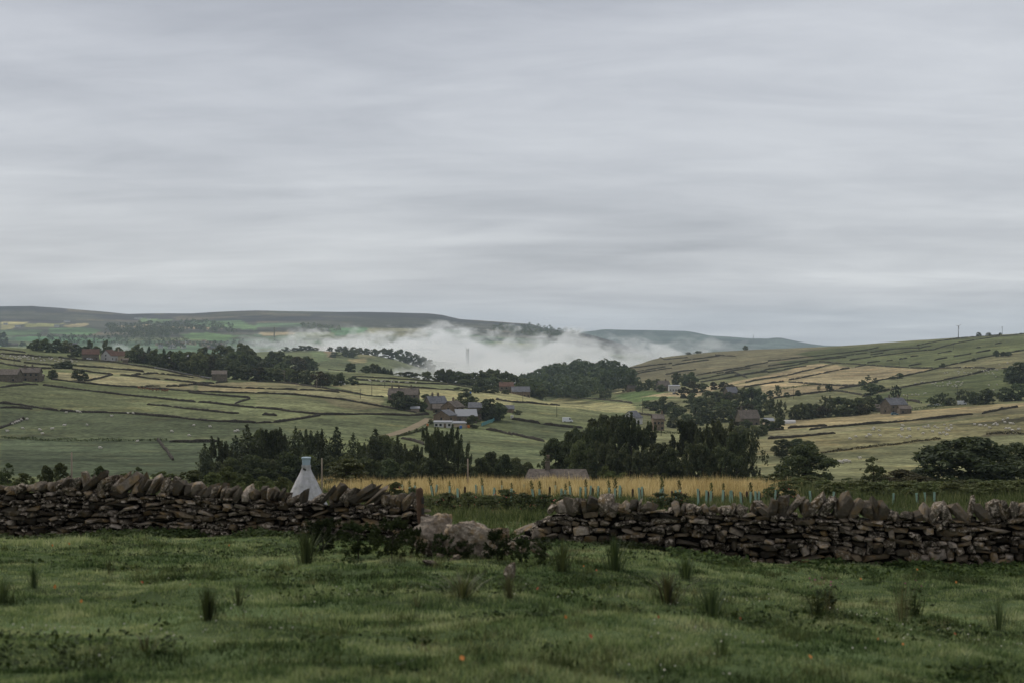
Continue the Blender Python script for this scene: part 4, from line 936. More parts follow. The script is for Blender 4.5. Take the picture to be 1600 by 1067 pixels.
house('tiny wooden shed by the ridge road', 195, 567, 8, 3, 2.3, 3.0, .3, M_WOOD, M_SLATE, (), 0, door=False, name='wooden_shed')
house('low cottage with two chimneys on the crest behind the ridge', 170, 0, 24, 7, 3.0, 5.4, .1, chim=(-.6, .5), nwin=3, floors=1, d=1360, name='stone_cottage_house')
house('pale long roof among the belt trees', 282, 0, 40, 12, 5, 9, .05, M_CREAM, M_METAL, (), 4, 1, d=1330, name='pale_barn')
house('smaller pale roof at the right of the pale long roof', 318, 0, 16, 9, 5, 8, .2, M_WHITE, M_METAL, (), 2, 1, d=1340, name='pale_barn')
house('square stone barn beside the ridge road', 341, 594, 22, 8, 4.2, 6.3, .12, M_STONE, M_SLATE, (), 1, 1, name='stone_barn')
# the farm in the middle
house('long stone farmhouse with three chimneys on the left of the farm', 630, 627, 46, 9, 4.8, 8.2, -.08, M_STONE, M_SLATE, (-.85, -.35, .55), 5, name='long_farm_house')
house('stone cottage with grey roof and chimney stacks in the farm middle', 680, 641, 26, 8, 4.2, 7.6, .5, M_STONE, M_SLATE_G, (-.4, .3), 3, name='stone_house')
house('low stone outhouse in front of the grey-roofed cottage', 686, 645, 20, 6, 2.6, 4.6, .05, M_STONE, M_SLATE, (), 2, 1, name='stone_outhouse_shed')
house('sandstone barn with its gable turned to the camera', 707, 650, 22, 8, 4.8, 7.6, R(62), M_STONE2, M_SLATE, (.1,), 2, gable_win=2, name='sandstone_barn', L=9)
house('low sandstone barn gable behind the white low building', 695, 658, 22, 8, 2.9, 5.2, R(66), M_STONE2, M_SLATE_G, (), 2, gable_win=1, name='sandstone_barn', L=8)
house('stone barn with shiny pale roof panels', 727, 659, 32, 9, 3.4, 6.2, .15, M_STONE, M_METAL, (), 3, 1, name='shiny_roofed_barn')
house('tall stone barn at the right end of the farm', 742, 655, 20, 7, 6.2, 8.4, .02, M_STONE, M_SLATE_G, (), 2, name='tall_stone_barn')
house('low white building with flat pale roof in front of the farm', 692, 667, 27, 5, 2.4, 2.9, -.02, M_WHITE, M_METAL, (), 4, 1, name='white_low_building')
house('low cream lean-to shed right of the white low building', 720, 667, 25, 4.5, 2.0, 2.7, .03, M_CREAM, M_METAL, (), 4, 1, name='cream_shed')
house('small pale shed below the long farmhouse', 648, 643, 13, 4, 1.9, 2.7, .1, M_PALEWOOD, M_METAL, (), 1, 1, name='pale_shed')
house('small stone shed in the pasture right of the farm trees', 796, 644, 13, 5, 2.2, 3.9, .1, M_STONE2, M_SLATE_G, (), 1, 1, name='stone_shed')
house('stone house with tall chimney near the dark wood', 791, 612, 22, 9, 5.2, 8.0, .05, M_STONE, M_TILE, (-.7,), 3, name='stone_house')
house('pale stone barn right of the house near the dark wood', 813, 617, 28, 9, 4.4, 7.8, .12, M_STONE2, M_SLATE_G, (), 5, 1, name='pale_stone_barn')
# valley
house('sandstone house front between the dark alders', 1029, 672, 17, 8, 6.0, 8.0, .03, M_STONE2, M_SLATE, (.8,), 3, name='sandstone_house')
house('white gable peeking over the dark alders', 989, 662, 7, 8, 3.6, 7.0, R(60), M_WHITE, M_SLATE_G, (), 1, gable_win=1, name='white_house', L=9)
house('stone house on the left of the white valley building', 1037, 610, 17, 9, 4.5, 8.6, .3, M_STONE, M_SLATE, (.5,), 2, name='stone_house')
house('white flat building beside the small green field', 1054, 611, 17, 8, 4.6, 5.4, .02, M_WHITE, M_METAL, (), 4, 1, name='white_building')
house('pale cottage at the left end of the small green field', 988, 611, 14, 8, 3.6, 6.4, .15, M_STONE2, M_SLATE, (), 2, 1, name='pale_cottage_house')
house('grey slate roof within the upper valley wood', 1143, 622, 16, 9, 5, 9, .35, M_STONE, M_SLATE_G, (.4,), 2, name='stone_house')
house('stone house with long sloping roof in the lower valley wood', 1170, 664, 30, 9, 4.2, 8.4, .2, M_STONE, M_SLATE, (-.7,), 3, name='stone_house')
house('low pale shed right of the valley wood house', 1202, 664, 14, 5, 2.6, 3.8, .1, M_CREAM, M_METAL, (), 2, 1, name='pale_shed')
# right farm
house('stone farmhouse with grey slate roof and chimneys on the right slope', 1400, 645, 30, 9, 5.2, 8.8, .42, M_STONE, M_SLATE_G, (-.6, .5), 3, gable_win=1, name='stone_farm_house')
house('low lean-to barn at the right end of the right-hand farmhouse', 1415, 646, 18, 6, 3.0, 4.6, .05, M_STONE, M_SLATE, (), 2, 1, name='lean_to_barn')
house('small stone outhouse left of the right-hand farmhouse', 1376, 643, 12, 5, 2.5, 4.4, -.2, M_STONE, M_SLATE, (), 1, 1, name='stone_outhouse_shed')
# farmsteads under the moor
for i, (px, py, w_) in enumerate([(104, 504, 9), (27, 512, 8), (213, 499, 7), (219, 498.5, 5), (232, 500, 5), (88, 511, 7), (8, 508, 6)]):
    house(('white farmstead under the far moor, %s from the left' if 1 else '') % ordinal(sorted([104, 27, 213, 219, 232, 88, 8]).index(px) + 1), px, py, w_, 9, 5, 8, .1, M_WHITE, M_SLATE_G, (), 0, door=False, name='white_farm_house')['group'] = 'white farmsteads under the moor'
# the little town in the valley
TOWN = []
def small_house(wall, roof):
    mb = MB(); x, y, he, hr = 5, 3.6, 5, 7.6
    mb.add([(-x, -y, -2), (-x, y, -2), (-x, y, he), (-x, 0, hr), (-x, -y, he), (x, -y, -2), (x, y, -2), (x, y, he), (x, 0, hr), (x, -y, he)], [(0, 1, 2, 3, 4), (9, 8, 7, 6, 5), (0, 4, 9, 5), (1, 6, 7, 2)], 0)
    mb.add([(-x - .3, -y - .4, he - .3), (-x - .3, 0, hr + .1), (x + .3, 0, hr + .1), (x + .3, -y - .4, he - .3), (-x - .3, y + .4, he - .3), (x + .3, y + .4, he - .3)], [(0, 3, 2, 1), (1, 2, 5, 4)], 1)
    mb.box((x * .7, 0, hr + .4), (.9, .7, 1.6), m=0)
    for k in (-3, 0, 3):
        for z in (1.5, 3.8): mb.box((k, -y - .02, z), (1.1, .08, 1.2), m=2)
    return mb.mesh('town_house', [wall, roof, M_GLASS])
_sh = [small_house(M_WHITE, M_SLATE_G), small_house(M_CREAM, M_SLATE), small_house(M_STONE2, M_TILE), small_house(M_STONE, M_SLATE_G), small_house(M_CREAM, M_TILE)]
rt = random.Random(4)
for i in range(54):
    px = rt.choice([rt.gauss(275, 14), rt.gauss(330, 16), rt.gauss(300, 24)]); py = 536 + rt.random() * 9 + abs(px - 300) * .03
    b = P(px, py, 2700); s = rt.uniform(.9, 1.35)
    TOWN.append(link('town_house', rt.choice(_sh), None, b, rt.uniform(-.7, .7), (s, s, s)))
label_run(TOWN, 'tiny house of the hazy valley town, {} from the left', 'house', 'houses of the valley town')
mid = []
for px, py in [(402, 552), (408, 553), (414, 554), (420, 553), (398, 555), (360, 556), (352, 558), (410, 556)]:
    b = G(px, 1420 + rt.random() * 60); mid.append(link('village_house', rt.choice(_sh), None, b + Vector((0, 0, 1.5)), rt.uniform(-.4, .4)))
label_run(mid, 'small house half hidden behind the ridge tree belt, {} from the left', 'house', 'houses behind the ridge tree belt')
# church tower rising out of the mist
def church(px, top, y, wpx):
    b = G(px, y); mpp = y / F; wd = wpx * mpp; ht = -(top - CY) * mpp - b.z
    root = link('church_tower', None, None, b)
    m = MB(); m.box((0, 0, ht * .45 - 3), (wd, wd, ht * .9 + 6)); m.build('tower', M_FWALL, root)
    p = MB(); p.box((0, 0, ht * .905), (wd * 1.1, wd * 1.1, ht * .02)); p.build('parapet', M_FWALL, root)
    for sx in (-1, 1):
        for sy in (-1, 1):
            q = MB(); q.box((sx * wd * .44, sy * wd * .44, ht * .94), (wd * .2, wd * .2, ht * .08))
            q.tube([(sx * wd * .44, sy * wd * .44, ht * .97), (sx * wd * .44, sy * wd * .44, ht * 1.03)], [wd * .13, wd * .02], 4); q.build('pinnacle', M_FWALL, root)
    for s in (-.2, .2):
        o = MB(); o.box((wd * s, -wd * .502, ht * .74), (wd * .17, wd * .02, ht * .16)); o.build('belfry_opening', M_GLASS, root)
    tag(root, 'square church tower with pinnacles rising out of the mist', 'church')
church(730.5, 543, 2760, 4.8)
ch = MB(); b = P(428.5, 527, 2700); ch.tube([(0, 0, -3), (0, 0, 20), (0, 0, 30)], [1.9, 1.5, 1.3], 8); ch.tube([(0, 0, 30), (0, 0, 31)], 1.7, 8)
o = ch.build('mill_chimney', M_STONE, loc=b); tag(o, 'thin dark mill chimney in the far valley', 'chimney')

# ================================================================== vehicles, fence and farmyard clutter
M_VANW = plain('white_vehicle_paint', (0.7, 0.71, 0.72), 0.35, 0.5, 0.05, 2, 0.0)
M_CARD = plain('dark_vehicle_paint', (0.03, 0.04, 0.055), 0.3, 0.5, 0.05, 2, 0.0)
M_CARB = plain('blue_vehicle_paint', (0.07, 0.16, 0.22), 0.3, 0.5, 0.05, 2, 0.0)
M_TYRE = plain('tyre', (0.015, 0.015, 0.015), 0.9, 0.2, 0.1, 2, 0.0)
M_TEAL = plain('teal_paint', (0.06, 0.22, 0.22), 0.6, 0.3, 0.15, 2, 0.0)
M_ORANGE = plain('orange_plastic', (0.5, 0.17, 0.04), 0.6, 0.3, 0.15, 2, 0.0)
M_BLUE = plain('blue_plastic', (0.04, 0.13, 0.35), 0.6, 0.3, 0.15, 2, 0.0)
def vehicle(label, px, py, paint, van, rz, name, cat):
    b = P(px, py); e = link(name, None, None, b, rz)
    L, h = (5.4, 2.5) if van else (4.2, 1.45)
    prof = ([(-L/2,.35),(-L/2,h),(L*.22,h),(L*.34,1.35),(L/2,1.1),(L/2,.35)] if van else [(-L/2,.35),(-L/2,.9),(-L*.36,h),(L*.12,h),(L*.26,.95),(L/2,.8),(L/2,.35)])
    m = MB(); m.prism(prof, -.9, .9); bd = m.build('body', paint, e)
    g = MB(); g.prism([(L*.13,1.35),(L*.13,h-.2),(L*.2,h-.2),(L*.31,1.35)] if van else [(-L*.33,.95),(-L*.27,h-.1),(L*.1,h-.1),(L*.21,.95)], -.92, .92); g.build('window', M_GLASS, e)
    for sx in (-.3, .3):
        for s in (-1, 1):
            wv = MB(); wv.tube([(sx * L, s * .72, .34), (sx * L, s * .94, .34)], .34, 10); wv.build('wheel', M_TYRE, e)
    return tag(e, label, cat)
vehicle('white van parked on the lane right of the right-hand farmhouse', 1503, 632, M_VANW, True, .15, 'parked_van', 'van')
vehicle('dark blue car parked in front of the right-hand farmhouse', 1398, 648, M_CARB, False, -.2, 'parked_car', 'car')
vehicle('white car by the hedge left of the white van', 1465, 634, M_VANW, False, .3, 'parked_car', 'car')
vehicle('pale car by the hedge nearest the right-hand farmhouse', 1455, 635, M_METAL, False, .2, 'parked_car', 'car')
vehicle('white van parked at the end of the ridge tree belt', 533, 601, M_VANW, True, .1, 'parked_van', 'van')
vehicle('dark car beside the white valley building', 1055, 615, M_CARD, False, .4, 'parked_car', 'car')
vehicle('white car parked beside the ridge houses', 140, 562, M_VANW, False, .2, 'parked_car', 'car')
vehicle('white van left of the alders on the pasture edge', 887, 659, M_VANW, True, .1, 'parked_van', 'van')
b = P(1233, 661); dm = MB()
dm.tube([(-3.2, 0, 0), (3.2, 0, 0)], [1.9, 1.9], 14); o = dm.build('polytunnel', M_WHITE, loc=b); tag(o, 'small white polytunnel below the lower valley wood', 'polytunnel')
# teal panels along the yard edge, each panel a part
fa, fb = P(752, 666), P(777, 654); e = link('yard_fence', None, None, fa); nfp = 7
for i in range(nfp):
    p0 = fa.lerp(fb, i / nfp); p1 = fa.lerp(fb, (i + 1) / nfp); mdp = (p0 + p1) / 2
    m = MB(); m.box((0, 0, .95), ((p1 - p0).length * .94, .08, 1.5)); q = m.build('panel', M_TEAL, e, loc=Vector((mdp.x, mdp.y, float(H(mdp.x, mdp.y)))) - fa); q.rotation_euler = (0, 0, math.atan2(p1.y - p0.y, p1.x - p0.x))
    m = MB(); m.box((0, 0, .95), (.14, .14, 1.9)); m.build('post', M_WOOD, e, loc=Vector((p0.x, p0.y, float(H(p0.x, p0.y)))) - fa)
tag(e, 'teal panel fence along the farm yard edge', 'fence')
for px, py, mt, lb, nm, sc_ in [(720, 669, M_BLUE, 'blue plastic barrel in front of the white low building', 'blue_barrel', 1.0), (732, 668, M_ORANGE, 'orange bin at the right end of the white low building', 'orange_bin', 1.1),
                          (668, 665, M_ORANGE, 'orange drum beside the farm track', 'orange_drum', .8), (735, 615, M_BLUE, 'blue barrel near the upper farm trees', 'blue_barrel', 1.2), (800, 653, M_WHITE, 'white drum beside the wall below the farm', 'white_drum', 1.3)]:
    m = MB(); m.tube([(0, 0, 0), (0, 0, .1), (0, 0, 1.1), (0, 0, 1.25)], [.5, .56, .56, .5], 10); m.tube([(0, 0, .4), (0, 0, .46)], .6, 10); m.tube([(0, 0, .8), (0, 0, .86)], .6, 10)
    o = m.build(nm, mt, loc=P(px, py), smooth_=False); o.scale = (sc_,) * 3; tag(o, lb, 'barrel')

# ================================================================== poles, turbine, mast
def pole(px, top, base, label, m=None, d=None, r=.13, arm=True, name='utility_pole', cat='pole'):
    b = P(px, base) if d is None else G(px, d); h = (-(top - CY) / F * b.y) - b.z if d else (base - top) * b.y / F
    e = link(name, None, None, b)
    mb = MB(); mb.tube([(0, 0, -.5), (0, 0, h * .5), (0, 0, h)], [r * 1.15, r, r * .85], 8); mb.build('shaft', m or M_DARKWOOD, e, True)
    if arm:
        a = MB(); a.box((0, 0, h - .5), (1.9, .12, .14)); a.build('cross_arm', m or M_DARKWOOD, e)
        for k in (-.8, 0, .8):
            q = MB(); q.tube([(k, 0, h - .43), (k, 0, h - .2)], .05, 6); q.build('insulator', M_TRIM, e)
    return tag(e, label, cat)
pl = []
for px, t, bs in [(22,546,569),(111,546,558),(225,552,571),(272,567,580),(281,571,581)]:
    pl.append(pole(px, t, bs, 'x'))
label_run(pl, 'thin utility pole on the ridge pastures, {} from the left', 'pole', 'poles on the ridge pastures')
pl = [pole(px, t, bs, 'x', mm) for px, t, bs, mm in [(444,578,598,M_PALEWOOD),(464,599,610,M_PALEWOOD),(495,591,607,M_PALEWOOD),(563,607,622,None),(581,596,617,None),(601,594,605,None)]]
label_run(pl, 'utility pole between the ridge belt and the farm, {} from the left', 'pole', 'poles between ridge belt and farm')
pl = [pole(px, t, bs, 'x') for px, t, bs in [(817,610,626),(870,631,651),(904,609,620),(909,606,620),(1004,623,645),(1033,660,680),(1142,647,663)]]
label_run(pl, 'utility pole in the valley right of the farm, {} from the left', 'pole', 'poles in the valley')
pl = [pole(px, t, bs, 'x') for px, t, bs in [(1240,602,622),(1405,564,574),(1418,614,636),(1490,535,546),(1496,603,632)]]
label_run(pl, 'utility pole on the right-hand slope, {} from the left', 'pole', 'poles on the right-hand slope')
for px, t, d, lb in [(112, 706, 75, 'pale wooden post above the left end of the stone wall'), (503, 715, 62, 'pale bamboo-thin post right of the white tent'), (731, 716, 118, 'pale wooden post standing in the golden grass')]:
    pole(px, t, 0, lb, M_PALEWOOD, d, .032 if d < 70 else .045 if d < 90 else .062, False, 'wooden_post', 'post')
b = G(1497.5, 2035); e = link('wind_turbine', None, None, b); hh = 16.0
m = MB(); m.tube([(0, 0, -2), (0, 0, hh * .5), (0, 0, hh)], [.62, .5, .36], 10); m.build('tower', M_METAL, e, True)
m = MB(); m.tube([(0, -1.2, hh + .3), (0, .9, hh + .3)], [.55, .5], 8); m.build('nacelle', M_METAL, e, True)
for k in range(3):
    a = R(50) + k * R(120); m = MB()
    m.tube([(0, -1.3, hh + .3), (math.sin(a) * 2, -1.3, hh + .3 + math.cos(a) * 2), (math.sin(a) * 5.2, -1.3, hh + .3 + math.cos(a) * 5.2)], [.28, .34, .06], 6); m.build('blade', M_METAL, e)
tag(e, 'small wind turbine on the right skyline', 'wind turbine')
b = G(1566, 2040); e = link('skyline_mast', None, None, b)
m = MB(); m.tube([(0, 0, -2), (0, 0, 12)], [.3, .24], 6); m.build('shaft', M_DARKWOOD, e)
m = MB(); m.box((0, 0, 10.9), (3.0, .3, .3)); m.build('cross_arm', M_DARKWOOD, e)
tag(e, 'thin mast with cross arm on the right skyline', 'mast')
b = G(1177, 9850); e = MB(); e.tube([(0, 0, -10), (0, 0, 22)], [2.6, 1.6], 6); e.tube([(0, 0, 22), (0, 0, 30)], [1.0, .5], 5); o = e.build('distant_tower', M_STONE, loc=b); tag(o, 'faint distant tower on the blue hill line', 'tower')

# ================================================================== sheep and cattle
def skin_mesh(name, verts, edges, rad, mats, dark=None, sub=1):
    me = bpy.data.meshes.new(name); me.from_pydata(verts, edges, []); me.update()
    ob = bpy.data.objects.new(name, me); COL.objects.link(ob)
    md = ob.modifiers.new('skin', 'SKIN'); md.use_smooth_shade = True
    for i, r in enumerate(rad):
        sv = me.skin_vertices[0].data[i]; sv.radius = (r, r) if not isinstance(r, tuple) else r; sv.use_root = (i == 0)
    ob.modifiers.new('sub', 'SUBSURF').levels = sub
    dg = bpy.context.evaluated_depsgraph_get()
    out = bpy.data.meshes.new_from_object(ob.evaluated_get(dg)); out.name = name
    bpy.data.objects.remove(ob)
    out.materials.clear()
    for m in mats: out.materials.append(m)
    for p in out.polygons:
        p.use_smooth = True; p.material_index = 1 if dark and dark(p.center) else 0
    return out
M_FLEECE = plain('fleece', (0.56, 0.52, 0.45), 0.95, 0.1, 0.2, 6, 0.3)
M_FACE = plain('sheep_face', (0.2, 0.18, 0.16), 0.9, 0.1, 0.2, 6, 0.0)
M_COW = plain('brown_hide', (0.16, 0.066, 0.028), 0.85, 0.2, 0.25, 2, 0.0)
M_COWD = plain('dark_hide', (0.05, 0.028, 0.018), 0.85, 0.2, 0.25, 2, 0.0)
def quad_body(graze, k=1.0):
    v = [(-.10, 0, .66), (-.42, 0, .66), (-.56, 0, .60), (.28, 0, .66)]
    r = [(.29, .29), (.27, .27), (.15, .15), (.26, .26)]
    ed = [(0, 1), (1, 2), (0, 3)]
    if graze: v += [(.46, 0, .52), (.58, 0, .25), (.70, 0, .10)]; r += [(.13, .13), (.085, .085), (.05, .05)]
    else: v += [(.46, 0, .82), (.60, 0, .95), (.76, 0, .88)]; r += [(.13, .13), (.10, .10), (.055, .055)]
    ed += [(3, 4), (4, 5), (5, 6)]
    for sx, root, kx in ((-.42, 1, -.06), (.28, 3, .03)):
        for s in (-1, 1):
            b = len(v); v += [(sx, s * .15, .46), (sx + kx, s * .15, .24), (sx, s * .15, .0)]; r += [(.10, .10), (.045, .045), (.035, .035)]; ed += [(root, b), (b, b + 1), (b + 1, b + 2)]
    b = len(v); hz_ = v[5]; 
    for s in (-1, 1):
        v.append((hz_[0] - .02, s * .14, hz_[2] + .05)); r.append((.03, .03)); ed.append((5, len(v) - 1))
    return v, ed, r
SHEEP = []
for g in (True, False):
    v, ed, r = quad_body(g); SHEEP.append(skin_mesh('sheep', v, ed, r, [M_FLEECE, M_FACE], lambda c: (c.x > .54 or c.z < .36)))
v, ed, r = quad_body(True); COWS = [skin_mesh('cow', v, ed, [tuple(a * .82 for a in q) for q in r], [M_COW, M_COWD], lambda c: c.z < .2)]
v, ed, r = quad_body(False); COWS.append(skin_mesh('cow', v, ed, [tuple(a * .82 for a in q) for q in r], [M_COW, M_COWD], lambda c: c.z < .2))
rs = random.Random(12)
def animal(px, py, meshes, s, name): 
    k = s * rs.uniform(.9, 1.12)
    return link(name, rs.choice(meshes), None, P(px, py), rs.choice([0, math.pi]) + rs.uniform(-.7, .7), (k, k, k))
def flock(pts, fmt, group, s=1.12):
    label_run([animal(px, py, SHEEP, s, 'sheep') for px, py in pts], fmt, 'sheep', group)
def scatter(poly, n, seed):
    r_ = random.Random(seed); A = poly; out = []
    lx, hx = min(p[0] for p in A), max(p[0] for p in A); ly, hy = min(p[1] for p in A), max(p[1] for p in A)
    while len(out) < n:
        p = (r_.uniform(lx, hx), r_.uniform(ly, hy))
        if in_poly(np.array([p[0]]), np.array([p[1]]), A)[0]: out.append(p)
    return out
flock(Q(1, [(415,744),(484,738),(502,741),(800,748),(833,749),(697,766),(545,821),(403,826),(327,848),(250,853),(265,877),(143,843),(45,861),(80,815),(95,808),(107,803),(120,797),(135,790),(168,785),(1210,824),(1312,833),(1075,863),(1183,889),(858,924),(628,968),(1470,863),(1486,860)]),
      'white sheep on the large lower left pasture, {} from the left', 'sheep on the lower left pasture')
flock(scatter(Q(1, [(0,375),(300,398),(480,415),(490,432),(300,420),(0,402)]), 46, 3), 'white sheep in the dense flock on the ridge pasture, {} from the left', 'flock on the ridge pasture')
flock(scatter(Q(2, [(680,535),(1000,548),(1020,556),(700,546)]), 24, 5), 'white sheep on the strip below the misty crest, {} from the left', 'flock on the strip below the crest')
flock(scatter(Q(4, [(1180,470),(1300,455),(1470,470),(1440,520),(1390,520),(1330,490),(1190,500)]), 26, 7) + Q(4, [(1445,440),(1495,430),(1500,428),(1120,490),(1105,495),(1360,500)]), 'white sheep high on the right green pasture, {} from the left', 'upper flock on the right pasture')
flock(scatter(Q(4, [(1020,555),(1180,545),(1290,555),(1280,580),(1040,580)]), 24, 9) + Q(4, [(960,550),(975,552),(920,558),(1045,545)]), 'white sheep in the middle of the right green pasture, {} from the left', 'middle flock on the right pasture')
flock(Q(4, [(850,633),(870,636),(900,628),(925,627),(985,618),(978,622),(940,630),(1430,565),(1380,570),(1410,600)]), 'white sheep low on the right green pasture, {} from the left', 'low flock on the right pasture')
flock(scatter(Q(4, [(500,850),(900,820),(1150,810),(1180,880),(900,900),(560,895)]), 30, 15) + Q(4, [(513,908),(550,893),(630,882),(640,886),(700,888),(870,903),(1075,875),(1115,852)]), 'white sheep on the pale near right pasture, {} from the left', 'flock on the pale right pasture')
flock(Q(8, [(443,254),(460,258),(478,252),(510,252),(573,230),(490,246)]), 'white sheep below the hedge on the near right slope, {} from the left', 'sheep below the near right hedge')
flock(scatter(Q(4, [(1250,820),(1500,780),(1600,790),(1600,850),(1500,860),(1300,840)]), 18, 19), 'white sheep at the right edge of the pale pasture, {} from the left', 'sheep at the right edge')
label_run([animal(px, py, COWS, 1.7, 'cow') for px, py in Q(1, [(870,592),(895,595),(922,598),(945,600),(965,603),(985,604),(1020,607),(1042,609)])], 'brown cow grazing along the left hillside wall, {} from the left', 'cow', 'brown cattle on the left hillside')
# hedges: leafy rows
def hedge(pts, h, w_, label, n_per_m=14, m=None, name='hedge', size=.38):
    A = drape(pts, 1.0); rng = np.random.default_rng(len(A)); n = int(len(A) * n_per_m)
    k = rng.uniform(0, len(A) - 1.01, n); i = k.astype(int); f = (k - i)[:, None]; xy = A[i] * (1 - f) + A[i + 1] * f
    lump = .75 + .6 * fbm(k / 4.0, k * 0, 3, 3)
    th = rng.uniform(0, math.pi, n); rr = rng.uniform(.6, 1.05, n)
    off = np.stack([rng.normal(0, .15, n), np.cos(th) * w_ / 2 * rr], 1)
    Pt = np.column_stack([xy + off, H(xy[:, 0], xy[:, 1]) + np.sin(th) * h * lump * rr])
    N = np.stack([np.zeros(n), np.cos(th), np.sin(th)], 1); V, Fc = leaves(Pt, N, size, rng)
    o3 = Pt.mean(0)
    return tag(link(name, crown_mesh(name, V - o3, Fc, rng.random(n), m or M_BROAD), loc=Vector(o3)), label, 'hedge', kind='thing')
hedge(Q(1, [(0,893),(100,900),(240,910),(400,914),(560,915),(740,915),(900,912),(1050,910)]), 1.2, 1.6, 'long dark hedge bank crossing the lowest left pasture')
hedge(Q(2, [(880,888),(960,872),(1040,850),(1070,838)]), 1.3, 1.6, 'short green hedge along the farm track')
hedge(Q(4, [(890,722),(960,715),(1050,705),(1130,690)]), 2.6, 3, 'thick dark hedge right of the right-hand farmhouse')
hedge(Q(4, [(-10,612),(100,592),(200,575),(300,562)]), 2.0, 2.4, 'dark hedge crossing the tan fields on the right')
hedge(Q(4, [(330,992),(500,970),(700,947),(900,920),(1080,902)]), .9, 1.8, 'brown hedge bank across the pale right pasture', m=M_RUSSET)
hedge(Q(4, [(1360,875),(1450,868),(1560,872),(1600,874)]), 1.4, 2.2, 'brown scrub bank at the right edge of the pale pasture', m=M_RUSSET)
hedge(Q(3, [(900,862),(1000,868),(1080,872)]), 1.6, 2.0, 'light green garden hedge below the sandstone house', m=M_WILLOW)

# ================================================================== the near dry stone walls: every stone its own piece
def stone_mat(name, tints, lichen=0.5, bump=0.6, scale=1.0):
    m, nt = mat(name); w = NT(nt); v = w.coord('Object', rnd=True); oi = w.node('ShaderNodeObjectInfo')
    g = w.node('ShaderNodeNewGeometry')
    base = w.ramp(oi.outputs['Random'], tints)
    vw = w.node('ShaderNodeVectorMath', operation='ADD'); w.l.new(g.outputs['Position'], vw.inputs[0])
    c = w.node('ShaderNodeVectorMath', operation='SCALE'); c.inputs[0].default_value = (37, 53, 71); w.l.new(oi.outputs['Random'], c.inputs['Scale']); w.l.new(c.outputs[0], vw.inputs[1])
    P_ = vw.outputs[0]
    n = w.noise(P_, 14 * scale, 6, 0.7); n2 = w.noise(P_, 5 * scale, 4, 0.6)
    col = w.mix(1.0, base, w.gray(w.val(n, 0.35, 1.65)), 'MULTIPLY')
    col = w.mix(w.ramp(n2, [(0.5, (0, 0, 0)), (0.62, (1, 1, 1))]), col, w.mix(1.0, col, (1.15, 0.98, 0.68), 'MULTIPLY'))
    # crusty grey-pink lichen and green moss films
    l1 = w.ramp(w.noise(P_, 16 * scale, 5, 0.75, 0.4), [(0.515, (0, 0, 0)), (0.575, (1, 1, 1))])
    rr = w.math('FRACT', w.math('MULTIPLY', oi.outputs['Random'], 23.7))
    col = w.mix(w.math('MULTIPLY', l1, w.math('MULTIPLY', w.ramp(rr, [(0.4, (0, 0, 0)), (0.85, (1, 1, 1))]), lichen)), col, (0.45, 0.378, 0.3))
    l2 = w.ramp(w.noise(P_, 6.5 * scale, 5, 0.7), [(0.56, (0, 0, 0)), (0.68, (1, 1, 1))])
    col = w.mix(w.math('MULTIPLY', l2, 0.45), col, (0.03, 0.034, 0.012))
    w.out(col, 0.92, 0.15, w.math('ADD', n, n2), bump, 0.06); return m
M_WSTONE = stone_mat('wall_stone', [(0.0, (0.018, 0.015, 0.011)), (0.3, (0.05, 0.041, 0.03)), (0.55, (0.095, 0.076, 0.053)), (0.75, (0.155, 0.118, 0.075)), (0.88, (0.24, 0.198, 0.155)), (1.0, (0.34, 0.285, 0.235))], 1.0)
M_COPE = stone_mat('coping_stone', [(0.0, (0.045, 0.038, 0.029)), (0.4, (0.09, 0.075, 0.056)), (0.75, (0.145, 0.118, 0.088)), (1.0, (0.25, 0.208, 0.168))], 0.95)
M_BOULDER = stone_mat('boulder_stone', [(0.0, (0.24, 0.195, 0.15)), (1.0, (0.3, 0.25, 0.2))], 1.0, 1.0, 0.8)
M_CORE = plain('wall_core', (0.010, 0.009, 0.008), 1.0, 0.0, 0.4, 8, 0.3)
def hull_stone(seed, n=12, box=0.30, flat=1.0):
    """a broken-faced stone in a unit box: convex hull of jittered corners and face points"""
    r = random.Random(seed); bm = bmesh.new()
    for sx in (-1, 1):
        for sy in (-1, 1):
            for sz in (-1, 1):
                bm.verts.new((sx * (.5 - r.random() * box * .55), sy * (.5 - r.random() * box * .6), sz * (.5 - r.random() * box * .6)))
    for i in range(n):
        ax = r.randrange(3); p = [r.uniform(-.42, .42) for _ in range(3)]; p[ax] = r.choice((-1, 1)) * r.uniform(.44, .56); bm.verts.new(p)
    res = bmesh.ops.convex_hull(bm, input=bm.verts)
    junk = [g for g in res['geom_interior'] if isinstance(g, bmesh.types.BMVert)] + [g for g in res['geom_unused'] if isinstance(g, bmesh.types.BMVert)]
    bmesh.ops.delete(bm, geom=list(set(junk)), context='VERTS')
    me = bpy.data.meshes.new('stone'); bm.to_mesh(me); bm.free(); return me
BLOCKS = [hull_stone(i, 9, .5) for i in range(30)]
for b_ in BLOCKS: b_.materials.append(M_WSTONE)
SLABS = [hull_stone(100 + i, 12, .5) for i in range(20)]
for b_ in SLABS: b_.materials.append(M_COPE)
